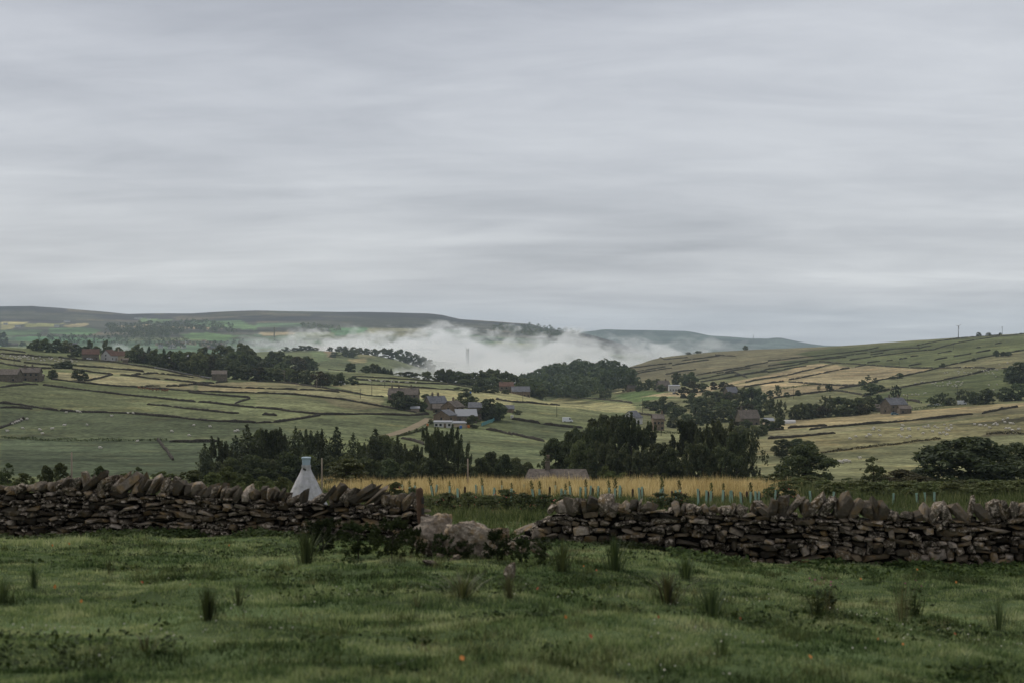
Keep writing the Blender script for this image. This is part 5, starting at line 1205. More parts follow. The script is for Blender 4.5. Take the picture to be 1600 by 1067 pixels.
def dry_wall(label, A, B, face_top, cope_top, seed, cope_style, skip_cope=()):
    rng = random.Random(seed); A = Vector(A); B = Vector(B); D = B - A; L = D.length; u = D / L; ang = math.atan2(u.y, u.x)
    nrm = Vector((u.y, -u.x))                     # towards the camera
    root = link('dry_stone_wall', None, None, ((A.x + B.x) / 2, (A.y + B.y) / 2, float(H((A.x + B.x) / 2, (A.y + B.y) / 2))))
    o3 = root.location.copy()
    fx, fy = zip(*face_top); cx, cyy = zip(*cope_top)
    def at_s(s): p = A + u * s; return p, CX + F * p.x / p.y
    def zpix(py, y): return -(py - CY) / F * y
    pieces = []
    z = -0.12
    while z < 1.5:
        hc = rng.choice((.055, .065, .08, .09, .11, .13)) * rng.uniform(.85, 1.1); s = rng.uniform(-.2, 0)
        while s < L:
            ln = min(.62, max(.10, rng.lognormvariate(math.log(.185), .45))); hs = hc * (rng.uniform(.7, 1.1) if rng.random() < .8 else rng.uniform(1.2, 1.9))
            sc_ = s + ln / 2; p, px = at_s(sc_)
            g = float(H(p.x, p.y)); top = zpix(np.interp(px, fx, fy), p.y) - g
            if z + hs * .6 < top:
                parts = [(z + hs / 2, hs)] if not (hs > .11 and rng.random() < .35) else [(z + hs * .27, hs * .5), (z + hs * .76, hs * .46)]
                for zc, hh in parts:
                    pieces.append((p, g + zc, ln * rng.uniform(.96, 1.12), hh * rng.uniform(.95, 1.15), px))
            s += ln * rng.uniform(.97, 1.05)
        z += hc
    front = [q for q in pieces if -40 < q[4] < 1640]
    front.sort(key=lambda q: -q[2] * q[3])
    keep, rest = front[:300], front[300:] + [q for q in pieces if not (-40 < q[4] < 1640)]
    def place(q, off):
        p, zc, ln, hh, px = q; batter = .10 * (zc - o3.z)
        c = Vector((p.x, p.y)) + nrm * (off - batter + rng.uniform(-.09, .05))
        M = Matrix.Translation(Vector((c.x, c.y, zc)) - o3) @ Euler((rng.uniform(-.10, .10), rng.gauss(0, .15), ang + rng.uniform(-.2, .2))).to_matrix().to_4x4() @ Matrix.Diagonal((ln, .30, hh, 1))
        return M
    for q in keep:
        o = link('stone', rng.choice(BLOCKS), root); o.matrix_local = place(q, .17)
    # remaining small stones, and the hidden far face, as one mass
    bm = bmesh.new()
    def melt(me, M):
        k = len(bm.verts); bm.from_mesh(me); bm.verts.ensure_lookup_table()
        bmesh.ops.transform(bm, matrix=M, verts=bm.verts[k:])
    for q in rest: melt(rng.choice(BLOCKS), place(q, .16))
    for q in pieces[::2]: melt(rng.choice(BLOCKS), place((q[0], q[1], q[2] * 1.3, q[3] * 1.3, q[4]), -.17) )
    me = bpy.data.meshes.new('small_stones'); bm.to_mesh(me); bm.free(); me.materials.append(M_WSTONE)
    o = link('small_stones', me, root); o['kind'] = 'stuff'
    core = MB(); n = 60
    for i in range(n):
        p, px = at_s(L * (i + .5) / n); g = float(H(p.x, p.y)); top = zpix(np.interp(px, fx, fy), p.y) - .05
        if top - g < .1: continue
        core.box((p.x - o3.x, p.y - o3.y, (g - .3 + top) / 2 - o3.z), (L / n * 1.02, .12, top - g + .3), ang)
    core.build('core', M_CORE, root)
    s = .02
    while s < L:
        p, px = at_s(s); th = rng.choice((rng.uniform(.05, .1), rng.uniform(.06, .15), rng.uniform(.12, .2))) if cope_style == 'lean' else rng.choice((rng.uniform(.06, .14), rng.uniform(.08, .18), rng.uniform(.14, .24)))
        p, px = at_s(s + th / 2)
        if any(a < px < b for a, b in skip_cope): s += .1; continue
        fz = zpix(np.interp(px, fx, fy), p.y); cz = zpix(np.interp(px, cx, cyy), p.y) + rng.uniform(-.12, .03)
        h = max(.12, cz - fz) * (1.12 if cope_style == 'lean' else 1.04)
        tilt = rng.gauss(.42, .3) if cope_style == 'lean' else rng.gauss(.0, .38)
        if th > .3: tilt *= .25
        o = link('coping_stone', rng.choice(SLABS), root)
        hh = h / max(.6, math.cos(tilt)) * rng.uniform(.95, 1.1)
        c = Vector((p.x, p.y, fz + h * .46 - .02)) - o3
        o.matrix_local = Matrix.Translation(c) @ Euler((rng.gauss(0, .15), tilt, ang + rng.gauss(0, .18))).to_matrix().to_4x4() @ Matrix.Diagonal((th * 1.1, rng.uniform(.34, .52), hh, 1))
        s += th * rng.uniform(.78, 1.0) / max(.75, math.cos(tilt))
    tag(root, label, 'wall'); root['kind'] = 'thing'
    return root
def wp(px, y): return ((px - CX) / F * y, y)
dry_wall('long near dry stone wall left of the gap with leaning coping stones', wp(-120, 28.6), wp(652, 27.1),
         [(-200, 770), (0, 768), (100, 763), (200, 766), (300, 772), (400, 779), (500, 785), (600, 788), (655, 793)],
         [(-200, 756), (0, 758), (40, 752), (80, 746), (120, 739), (150, 736), (185, 739), (230, 742), (300, 751), (400, 756), (440, 763), (490, 765), (520, 757), (550, 755), (600, 762), (640, 768)], 3, 'lean', ((482, 500),))
dry_wall('long near dry stone wall right of the gap with ragged coping', wp(806, 26.1), wp(1730, 24.3),
         [(800, 842), (815, 836), (830, 823), (850, 812), (862, 800), (950, 798), (1000, 796), (1060, 797), (1100, 799), (1200, 804), (1300, 806), (1400, 810), (1500, 812), (1600, 806), (1750, 804)],
         [(800, 838), (850, 808), (862, 781), (905, 773), (960, 776), (1010, 777), (1050, 790), (1100, 784), (1150, 780), (1200, 777), (1230, 771), (1290, 767), (1340, 770), (1375, 773), (1392, 798), (1420, 792), (1450, 784), (1480, 776), (1540, 778), (1600, 773), (1750, 770)], 8, 'block', ((800, 858), (1024, 1052)))
# --- boulders and fallen stones in the gap
def boulder(label, px, base, wpx, hpx, seed, rot=(0, 0, 0), mt=None, name='boulder', flat=1.0):
    b = near_P(px, base); s = b.y / F; r = random.Random(seed); bm = bmesh.new()
    bmesh.ops.create_icosphere(bm, subdivisions=4, radius=.5)
    planes = [(Vector((r.gauss(0, 1), r.gauss(0, 1), r.gauss(0, 1))).normalized(), r.uniform(.24, .44)) for _ in range(15)]
    for v in bm.verts:
        p = v.co.copy()
        for nv, dd in planes:
            k = p.dot(nv) - dd
            if k > 0: p -= nv * k
        v.co = p + p.normalized() * .13 * float(fbm(p.x * 7 + seed + p.z * 3, p.y * 7 + p.z * 6, seed, 4))
    xs = [v.co.x for v in bm.verts]; zs = [v.co.z for v in bm.verts]
    bmesh.ops.scale(bm, vec=(wpx * s / (max(xs) - min(xs)), wpx * s * .8 * flat / (max(xs) - min(xs)), hpx * s / (max(zs) - min(zs))), verts=bm.verts)
    me = bpy.data.meshes.new(name); bm.to_mesh(me); bm.free(); me.materials.append(mt or M_BOULDER)
    o = link(name, me, None, b + Vector((0, 0, hpx * s * .42))); o.rotation_euler = rot
    return tag(o, label, 'stone')
boulder('large pale pinkish boulder beside the gate post in the wall gap', 683, 858, 72, 66, 3, (0, .15, .3))
boulder('large pinkish boulder with flat sloping face in the middle of the gap', 738, 868, 88, 68, 9, (0, .45, -.2))
boulder('narrow pale stone wedged between the two large boulders', 708, 860, 34, 40, 14, (0, -.6, .2))
boulder('small pale stone at the foot of the left boulder', 660, 862, 26, 22, 17, (0, -.4, 0))
boulder('flat pale stone lying in the grass before the gap', 670, 884, 26, 10, 21, (0, .3, .1), M_COPE, 'fallen_stone')
boulder('pale pointed stone standing in the grass before the gap', 796, 908, 20, 34, 25, (0, .35, .1), M_COPE, 'fallen_stone')
boulder('dark slab leaning against the ruined end of the right wall', 826, 836, 62, 17, 31, (0, -.45, .1), M_COPE, 'fallen_slab')
boulder('grey stone at the ruined end of the right wall', 846, 838, 36, 24, 35, (0, -.5, .1), M_COPE, 'fallen_stone')
boulder('dark mossy stone behind the right boulder', 782, 850, 34, 30, 39, (0, .2, .1), M_WSTONE, 'fallen_stone')
fs = []
for i, (px, py, w_, h_) in enumerate([(668, 868, 22, 12), (690, 872, 16, 10), (712, 876, 24, 11), (755, 872, 20, 13), (772, 866, 26, 14), (790, 868, 18, 11), (800, 858, 26, 14), (818, 866, 22, 12), (836, 862, 28, 13), (826, 850, 30, 14), (764, 852, 22, 14), (700, 846, 18, 14), (852, 872, 20, 11)]):
    fs.append(boulder('x', px, py, w_, h_, 60 + i, (random.uniform(-.3, .3), random.uniform(-.5, .5), random.uniform(-1, 1)), M_COPE if i % 3 else M_WSTONE, 'fallen_stone'))
label_run(fs, 'small tumbled wall stone lying in the gap, {} from the left', 'stone', 'tumbled stones in the gap')
b = Vector((*wp(657, 26.6), 0)); b.z = float(H(b.x, b.y)); top = -(762 - CY) / F * b.y
m = MB(); hgt = top - b.z; m.tube([(0, 0, -.3), (.01, 0, hgt * .5), (-.02, 0, hgt * .97), (-.03, 0, hgt)], [.075, .072, .066, .045], 8)
gp = link('gate_post', None, None, b); m.build('post', plain('red_brown_wood', (0.10, 0.062, 0.042), .95, .1, .5, 9, .5), gp)
for z in (.62, .8):
    m = MB(); m.box((.05, -.06, hgt * z), (.05, .05, .12)); m.build('hinge_plate', M_DARKWOOD, gp)
tag(gp, 'weathered brown gate post at the end of the left wall', 'post')

# ================================================================== white tent
def tent():
    y = 44.0; b = Vector((*wp(478.5, y), 0)); b.z = float(H(b.x, b.y)); s = y / F
    zt = lambda py: -(py - CY) * s - b.z
    root = link('canvas_tent', None, None, b)
    cv, ct = mat('tent_canvas'); w = NT(ct); n = w.noise(w.coord('Object', (7, 7, .7)), 1.3, 6, .65); n3 = w.noise(w.coord('Object', (2, 2, 5)), 2.0, 5); w.out(w.mix(1.0, w.mix(w.ramp(n3, [(.45, (0, 0, 0)), (.7, (1, 1, 1))]), (0.47, 0.455, 0.455), (0.36, 0.35, 0.32)), w.gray(w.val(n, .45, 1.5)), 'MULTIPLY'), .85, .15, n, .8)
    rim = plain('pale_blue_plastic', (0.34, 0.42, 0.47), .5, .4, .12, 3, .0)
    N = 40; rings = []
    for z, r in ((-.1, (41 + 0) * s * .98), (zt(790), 33 * s), (zt(768), 23.6 * s), (zt(752), 16.5 * s), (zt(738), 9.6 * s), (zt(731), 7.0 * s), (zt(726), 6.7 * s)):
        rings.append([(math.cos(6.2832 * k / N) * r * (1 + .045 * math.cos(k * 6.2832 * 10 / N) * min(1, r / .3)), math.sin(6.2832 * k / N) * r * (1 + .045 * math.cos(k * 6.2832 * 10 / N)), z) for k in range(N)])
    mb = MB(); mb.add([v for r in rings for v in r], [(i * N + k, i * N + (k + 1) % N, (i + 1) * N + (k + 1) % N, (i + 1) * N + k) for i in range(len(rings) - 1) for k in range(N)])
    mb.build('cover', cv, root, True)
    q = MB(); q.tube([(0, 0, zt(729)), (0, 0, zt(725.5))], [7.4 * s, 7.2 * s], 24, cap=False); q.build('collar', cv, root, True)
    q = MB(); q.tube([(0, 0, zt(726)), (0, 0, zt(717)), (0, 0, zt(716)), (0, 0, zt(713.6))], [6.2 * s, 6.6 * s, 7.5 * s, 7.6 * s], 24); q.build('cap', rim, root)
    q = MB(); q.box((-.03, -7.6 * s, zt(732)), (.10, .03, .05), ry=.5); q.build('toggle', M_DARKWOOD, root)
    tag(root, 'white conical tent with pale blue cylindrical cap behind the left wall', 'tent')
tent()

# ================================================================== foreground grass and weeds
def grass_mat(name, stops, streak=1.0):
    m, nt = mat(name); w = NT(nt); g = w.node('ShaderNodeNewGeometry')
    mp = w.node('ShaderNodeMapping'); w.l.new(g.outputs['Position'], mp.inputs[0]); mp.inputs['Scale'].default_value = (.6, 1, .3)
    at = w.node('ShaderNodeAttribute', attribute_name='rnd')
    n = w.noise(mp.outputs[0], 1.5, 5, .65); n2 = w.noise(mp.outputs[0], .32, 4, .6)
    k = w.math('ADD', w.math('MULTIPLY', at.outputs['Fac'], .38), w.math('ADD', w.math('ADD', w.math('MULTIPLY', n, 1.15), -.27), w.math('MULTIPLY', w.math('SUBTRACT', n2, .5), .7)))
    w.out_leaf(w.ramp(k, stops), .8, .1, .42, (1.1, 1.1, .75)); return m
M_GRASS = grass_mat('pasture_grass', [(0.28, (0.033, 0.056, 0.024)), (0.43, (0.118, 0.17, 0.075)), (0.56, (0.24, 0.285, 0.142)), (0.74, (0.4, 0.42, 0.255))])  # darkest tones mix darker species with painted shade of low spots
M_STRAW = grass_mat('golden_grass', [(0.22, (0.2, 0.145, 0.065)), (0.42, (0.43, 0.32, 0.16)), (0.58, (0.6, 0.475, 0.27)), (0.78, (0.72, 0.61, 0.4))])
M_RANK = grass_mat('rank_weeds', [(0.25, (0.022, 0.034, 0.014)), (0.45, (0.065, 0.085, 0.036)), (0.62, (0.13, 0.145, 0.07)), (0.8, (0.22, 0.2, 0.12))])
M_RUSH = foliage('rush_stems', (0.02, 0.034, 0.014), (0.075, 0.098, 0.044))
M_RUSHP = foliage('pale_rush_stems', (0.04, 0.05, 0.022), (0.13, 0.13, 0.075))
M_NETTLE = foliage('nettle_leaves', (0.010, 0.017, 0.006), (0.045, 0.058, 0.02), .1)
M_DOCK = foliage('dock_leaves', (0.018, 0.034, 0.010), (0.075, 0.105, 0.036), .1)
def blades(X, Y, Hh, W, rng, lean=.45):
    n = len(X); Z = H(X, Y); a = rng.uniform(0, 6.283, n); dx, dy = np.cos(a), np.sin(a)
    la = rng.uniform(0, 6.283, n); ll = np.abs(rng.normal(0, lean, n)) * Hh
    b0 = np.stack([X - dx * W / 2, Y - dy * W / 2, Z - .01], 1); b1 = np.stack([X + dx * W / 2, Y + dy * W / 2, Z - .01], 1)
    tp = np.stack([X + np.cos(la) * ll, Y + np.sin(la) * ll, Z + Hh], 1)
    return np.stack([b0, b1, tp], 1).reshape(-1, 3), np.arange(3 * n).reshape(n, 3)
def sward(name, label, n, y0, y1, xw, hfun, wfun, m, seed, p=1.6, lean=.45, mask=None, clump=6, spread=.05):
    rng = np.random.default_rng(seed); k = n // clump
    y = (y0 ** (2 - p) + rng.random(k) * (y1 ** (2 - p) - y0 ** (2 - p))) ** (1 / (2 - p)); x = rng.uniform(-1, 1, k) * xw(y)
    if mask is not None:
        q = mask(x, y); x, y = x[q], y[q]
    k = len(x)
    tint = rng.random(k); hs = hfun(x, y) * rng.uniform(.65, 1.35, k)
    X = np.repeat(x, clump) + rng.normal(0, spread, k * clump); Y = np.repeat(y, clump) + rng.normal(0, spread, k * clump)
    hh = np.repeat(hs, clump) * rng.uniform(.5, 1.2, k * clump)
    V, Fc = blades(X, Y, hh, wfun(X, Y) * rng.uniform(.6, 1.4, k * clump), rng, lean)
    a = np.clip(np.repeat(tint, clump) * .6 + .4 * rng.random(k * clump), 0, 1)
    return tag(link(name, np_mesh(name, V, Fc, [m], False, attrs={'rnd': ('FLOAT', 'FACE', a)})), label, kind='stuff')
def gh(x, y):
    t = fbm(x * .55, y * .9, 41, 3); return .022 + .026 * np.clip(t + .3, 0, 1.2) + .11 * np.clip(fbm(x * 1.3, y * 2.0, 45, 3) - .1, 0, 1)
sward('grass', 'short green pasture grass in front of the near walls', 760000, 6.5, 29.5, lambda y: .46 * y + 1.2, gh, lambda x, y: .006 + .0006 * y, M_GRASS, 3, 1.35, .6, clump=8, spread=.045)
sward('grass', 'rough green grass between the near walls and the golden field', 150000, 28, 84, lambda y: .44 * y + 1, lambda x, y: .16 + .16 * np.clip(fbm(x * .3, y * .3, 47, 2) + .3, 0, 1), lambda x, y: .012 + .0005 * y, M_RANK, 5, 1.2, .5, clump=6, spread=.1)
gold = lambda x, y: (y > 82 + 9 * fbm(x / 7, y / 7, 61, 3) * 2) & (x > -.128 * y + 4 * fbm(y / 9, x / 9, 63, 2)) & (x < .185 * y + 6 * fbm(y / 8, x / 8, 65, 3)) & (fbm(x / 4, y / 8, 69, 3) > -.42)
sward('golden_grass', 'tall ripe golden grass behind the gap in the walls', 250000, 78, 158, lambda y: .24 * y, lambda x, y: .62 + .75 * np.clip(fbm(x / 4, y / 6, 67, 3), -.45, 1), lambda x, y: .010 + .00028 * y, M_STRAW, 7, 1.0, .22, gold, 7, .16)
sward('rank_grass', 'rank green grass and weeds around the golden field', 130000, 60, 160, lambda y: .5 * y, lambda x, y: .5 + .45 * fbm(x / 4, y / 5, 71, 3), lambda x, y: .02 + .0003 * y, M_RANK, 9, 1.0, .4, lambda x, y: ~gold(x, y), 6, .2)
tus = lambda x, y: (fbm(x * .5, y * .8, 91, 3) > .05)
sward('tussock_grass', 'darker tussocks of longer grass through the pasture', 95000, 7.5, 28.5, lambda y: .42 * y + 1, lambda x, y: .075 + .05 * fbm(x, y, 93, 2), lambda x, y: .007 + .0005 * y, M_RANK, 13, 1.4, .5, tus, 42, .075)
# broad weed leaves along the foot of the walls
def weeds(label, px0, px1, ya, yb, n, seed, size=.05, m=None):
    rng = np.random.default_rng(seed); k = n // 7
    px = rng.uniform(px0, px1, k); y0 = np.interp(px, [-120, 652, 806, 1730], [28.6, 27.1, 26.1, 24.3])
    y = y0 - .25 - np.abs(rng.normal(0, yb, k)) - ya; x = (px - CX) / F * y
    q = fbm(x * .9, y * .9, seed, 2) > -.12; x, y = x[q], y[q]; k = len(x)
    X = np.repeat(x, 7) + rng.normal(0, .07, k * 7); Y = np.repeat(y, 7) + rng.normal(0, .07, k * 7)
    Z = H(X, Y) + rng.uniform(.01, .12, k * 7) * np.repeat(rng.uniform(.3, 1.2, k), 7)
    V, Fc = leaves(np.stack([X, Y, Z], 1), np.tile([0, -.3, 1.0], (k * 7, 1)), size, rng, 1.9, .5)
    return tag(link('weeds', crown_mesh('weeds', V, Fc, rng.random(k * 7), m or M_DOCK)), label, kind='stuff')
weeds('dock and dandelion leaves along the foot of the left wall', -60, 480, 0, .55, 9000, 3)
weeds('dock and dandelion leaves along the foot of the right wall', 1050, 1640, 0, .65, 10000, 4)
weeds('dark weeds in the wall gap', 480, 1060, -.1, .35, 7000, 6, .05, M_NETTLE)
rng = np.random.default_rng(77)
weeds_n = 5200; yy = rng.uniform(9, 26, weeds_n); xx = rng.uniform(-1, 1, weeds_n) * .4 * yy; kk = fbm(xx * .5, yy * 1.1, 81, 3) > .22; xx, yy = np.repeat(xx[kk], 6), np.repeat(yy[kk], 6)
xx = xx + rng.normal(0, .05, len(xx)); yy = yy + rng.normal(0, .05, len(yy))
V, Fc = leaves(np.stack([xx, yy, H(xx, yy) + rng.uniform(.02, .085, len(xx))], 1), np.tile([0, -.2, 1.], (len(xx), 1)), .03, rng, 1.8, .6)
tag(link('weeds', crown_mesh('weeds', V, Fc, rng.random(len(xx)), M_DOCK)), 'low broad weed leaves scattered through the pasture', kind='stuff')
# tiny clover heads
M_CLOVER = plain('clover_white', (0.55, 0.52, 0.42), .8, .2, .2, 3, 0)
yy = rng.uniform(9, 24, 900); xx = rng.uniform(-1, 1, 900) * .37 * yy; kk = fbm(xx * .45, yy * .45, 83, 2) > .3; xx, yy = xx[kk], yy[kk]
V, Fc = leaves(np.repeat(np.stack([xx, yy, H(xx, yy) + rng.uniform(.09, .14, len(xx))], 1), 3, 0), np.tile([0, -.6, .6], (len(xx) * 3, 1)), .014, rng, 1.0, .8)
tag(link('clover_flowers', np_mesh('clover_flowers', V, Fc, [M_CLOVER])), 'tiny white clover heads dotted through the pasture', kind='stuff')

# --- rush clumps
def rush_mesh(seed, n, m, spread=.12, out=.3):
    r = np.random.default_rng(seed); V, Fc = [], []; A = []
    for i in range(n):
        a = r.uniform(0, 6.283); q = abs(r.normal(0, spread)); h = r.uniform(.5, 1.0) ** .6 * (1 - .18 * min(1, q / spread / 2)); o = r.uniform(.4, 1.35) * out * (.15 + .85 * q / spread)
        base = np.array([math.cos(a) * q * .8, math.sin(a) * q * .8, -.03]); w_ = .008
        tx, ty = -math.sin(a) * w_, math.cos(a) * w_
        b = len(V); mid = base + np.array([math.cos(a) * o * .3, math.sin(a) * o * .3, h * .55]); tip = base + np.array([math.cos(a) * o, math.sin(a) * o, h])
        V += [base - [tx, ty, 0], base + [tx, ty, 0], mid + [tx * .8, ty * .8, 0], mid - [tx * .8, ty * .8, 0], tip]
        Fc += [(b, b + 1, b + 2, b + 3)]; A.append(r.random()); 
    V = np.array(V); q4 = np.array(Fc); t3 = np.stack([q4[:, 3], q4[:, 2], q4[:, 2] + 2], 1); A = np.array(A)
    return np_mesh('rush_clump', V, [q4, t3], [m], attrs={'rnd': ('FLOAT', 'FACE', np.concatenate([A, A]))})
RUSH = [rush_mesh(i, 130, M_RUSH) for i in range(3)]; RUSHP = [rush_mesh(10 + i, 120, M_RUSHP, .15, .5) for i in range(2)]; RUSHT = [rush_mesh(20 + i, 40, M_RUSHP if i else M_RUSH, .14, .35) for i in range(2)]
rr_ = random.Random(3)
def rush(px, base, hpx, wpx, label, meshes):
    b = near_P(px, base); s = b.y / F; o = link('rush_clump', rr_.choice(meshes), None, b, rr_.uniform(0, 6), (wpx * s / .62, wpx * s / .62, hpx * s / .95)); return tag(o, label, 'rushes', 'rush clumps in the pasture')
rush(477, 882, 66, 50, 'dark rush clump standing before the left wall under the white tent', RUSH)
rush(325, 968, 66, 46, 'dense dark rush clump in the middle of the left pasture', RUSH)
rush(1112, 968, 64, 62, 'dense dark rush clump in the right pasture', RUSH)
rush(1043, 940, 56, 62, 'pale rush clump behind the dense right one', RUSHP)
rush(722, 932, 40, 66, 'pale spreading rush clump in front of the wall gap', RUSHP)
rush(850, 960, 34, 34, 'thin rush clump of few stems in the middle pasture', RUSHT)
rush(52, 917, 42, 22, 'small dark rush clump near the left edge', RUSH)
rush(172, 896, 32, 20, 'small rush clump below the left wall', RUSHT)
rush(4, 942, 44, 30, 'dark rush clump cut by the left edge', RUSH)
rush(372, 945, 44, 44, 'faint thin rushes right of the dense left clump', RUSHT)
rush(652, 948, 24, 26, 'tiny rush clump left of the pale spreading one', RUSHT)
rush(1130, 1022, 44, 44, 'low rush clump below the dense right one', RUSHT)
rush(960, 892, 62, 52, 'dark rushes against the foot of the right wall near the gap', RUSH)
rush(1072, 902, 38, 40, 'dark rush tuft at the foot of the right wall', RUSH)
rush(878, 892, 58, 44, 'dark rushes at the ruined end of the right wall', RUSH)
rush(796, 935, 52, 26, 'pale upright rushes in front of the pointed stone', RUSHP)
rush(230, 1015, 30, 60, 'faint pale rushes near the lower left', RUSHT)
rush(1410, 970, 84, 40, 'tall thin brown rushes in the right pasture', RUSHT)
rush(1560, 985, 70, 50, 'tall thin rushes near the right edge', RUSHT)
# --- nettles and brambles against the walls
NET = [upright(300 + i, 2600, .034, M_NETTLE) for i in range(3)]
def nettle(px, base, top, wpx, label, y=None, extra=None, name='nettle_clump', meshes=None):
    b = near_P(px, base) if y is None else Vector((*wp(px, y), float(H(*wp(px, y))))); s = b.y / F
    e = link(name, None, None, b, rr_.uniform(0, 6), (wpx * s, wpx * s * .8, (base - top) * s))
    cr, tr = rr_.choice(meshes or NET); link('leaves', cr, e); link('stem', tr, e)
    if extra: link('blossom', extra, e)
    return tag(e, label, 'plant')
for px, base, top, wd, lb in [(505, 866, 806, 70, 'dark nettle clump against the left wall beside the rushes'), (560, 872, 812, 72, 'tall dark nettle clump against the middle of the left wall end'), (612, 874, 806, 74, 'tallest dark nettle clump near the end of the left wall'),
                              (650, 872, 822, 46, 'dark nettles below the gate post'), (692, 872, 832, 42, 'dark bramble before the left boulder'), (725, 874, 844, 40, 'low dark bramble between the boulders'), (778, 878, 826, 52, 'dark nettles right of the boulders'),
                              (815, 882, 838, 50, 'dark bramble below the leaning slab'), (846, 884, 846, 42, 'dark nettles at the ruined right wall end'), (1495, 872, 828, 44, 'dark thistle bush growing against the right wall')]:
    pk = None
    if 'thistle' in lb:
        r2 = np.random.default_rng(5); V, Fc = leaves(np.stack([r2.uniform(-.4, .4, 9), r2.uniform(-.45, -.2, 9), r2.uniform(.5, 1.02, 9)], 1), np.tile([0, -1., .3], (9, 1)), .06, r2, 1.0, .3)
        pk = np_mesh('blossom', V, Fc, [plain('thistle_pink', (0.42, 0.09, 0.22), .8, .2, .2, 3, 0)])
    nettle(px, base, top, wd, lb, extra=pk)
M_PINK = plain('hip_pink', (0.45, 0.13, 0.10), .7, .3, .3, 3, 0)
def hips(seed, n, sz=.05):
    r2 = np.random.default_rng(seed); d = sphere_dirs(n, r2); d[:, 2] = np.abs(d[:, 2]); V, Fc = leaves(np.stack([d[:, 0] * .46, d[:, 1] * .46, .25 + d[:, 2] * .75], 1), np.tile([0, -1., .3], (n, 1)), sz, r2, 1.0, .5)
    return np_mesh('blossom', V, Fc, [M_PINK])
HIPS = [hips(i, 26) for i in range(3)]
ROSE = [broad(330 + i, 3000, .036, M_BROAD, .0, 110) for i in range(2)]
rl = []
for px, y, h, w_ in [(672, 52, .55, 44), (700, 50, .72, 50), (732, 52, .85, 56), (762, 50, .72, 54), (790, 52, .82, 56), (820, 50, .8, 50), (850, 53, .72, 50), (884, 56, .6, 46), (618, 56, 1.15, 40), (645, 58, .95, 40), (585, 60, .8, 40), (1030, 62, .7, 46), (1060, 60, .75, 50), (1228, 66, .95, 40), (1205, 70, .8, 36)]:
    e = nettle(px, 100 * 1.0 + h * F / y, 100, w_, 'x', y, rr_.choice(HIPS), 'rose_shrub', ROSE); rl.append(e)
label_run(rl, 'wild rose shrub with pink hips behind the near walls, {} from the left', 'shrub', 'wild roses behind the near walls')
# thistles in the pasture
TH = []
for px, base, hpx, wpx in [(1278, 965, 62, 40), (1296, 952, 50, 30), (1428, 962, 60, 44)]:
    b = near_P(px, base); s = b.y / F; e = link('thistle', None, None, b, rr_.uniform(0, 6), (wpx * s / .5, wpx * s / .5, hpx * s))
    link('stems', rr_.choice(RUSHT), e)
    r2 = np.random.default_rng(px); V, Fc = leaves(np.stack([r2.normal(0, .14, 60), r2.normal(0, .14, 60), r2.uniform(.05, .7, 60)], 1), np.tile([0, -.4, 1.], (60, 1)), .07, r2, 2.2, .6); link('leaves', crown_mesh('leaves', V, Fc, r2.random(60), M_NETTLE), e)
    V, Fc = leaves(np.stack([r2.normal(0, .16, 7), r2.normal(0, .1, 7), r2.uniform(.72, .98, 7)], 1), np.tile([0, -1., .3], (7, 1)), .045, r2, 1.0, .3); link('blossom', np_mesh('blossom', V, Fc, [bpy.data.materials['thistle_pink']]), e)
    TH.append(e)
label_run(TH, 'straggly pink-headed thistle in the right pasture, {} from the left', 'thistle', 'thistles in the right pasture')
# fallen leaves glowing orange in the grass
M_LEAFO = plain('orange_leaf', (0.42, 0.16, 0.035), .7, .2, .3, 8, 0); M_LEAFR = plain('red_leaf', (0.33, 0.085, 0.035), .7, .2, .3, 8, 0)
lf = []
def leaf_mesh(m):
    mb = MB(); out = [(0, -.5), (.22, -.3), (.34, 0), (.2, .32), (0, .5), (-.2, .32), (-.34, 0), (-.22, -.3)]
    vs = [(x, y, .10 * abs(x) * 2 + .05 * y) for x, y in out] + [(0, 0, -.02)]
    mb.add(vs, [(i, (i + 1) % 8, 8) for i in range(8)]); return mb.mesh('fallen_leaf', m)
LM = [leaf_mesh(M_LEAFO), leaf_mesh(M_LEAFR)]
for px, py, k, sz in [(86,933,0,10),(127,958,0,9),(108,860,0,6),(82,862,0,6),(222,925,1,7),(123,929,0,5),(297,929,0,4),(840,937,1,7),(884,986,0,9),(923,1017,1,13),(722,1055,0,16),(1029,985,1,7),(912,898,0,5),(1345,916,0,6),(1433,901,0,6),(1266,1051,0,12),(1492,1008,1,7),(1411,1027,0,7),(1494,921,0,6),(1372,1018,0,6),(1157,986,1,6),(358,863,0,5),(932,904,1,5)]:
    b = near_P(px, py); s = b.y / F * sz * .75
    o = link('fallen_leaf', LM[k], None, b + Vector((0, 0, .11))); o.scale = (s, s, s); o.rotation_euler = (rr_.uniform(.5, 1.2), rr_.uniform(-.5, .5), rr_.uniform(-1, 1)); lf.append(o)
label_run(lf, 'small orange leaf lying in the pasture grass, {} from the left', 'leaf', 'orange leaves in the grass')

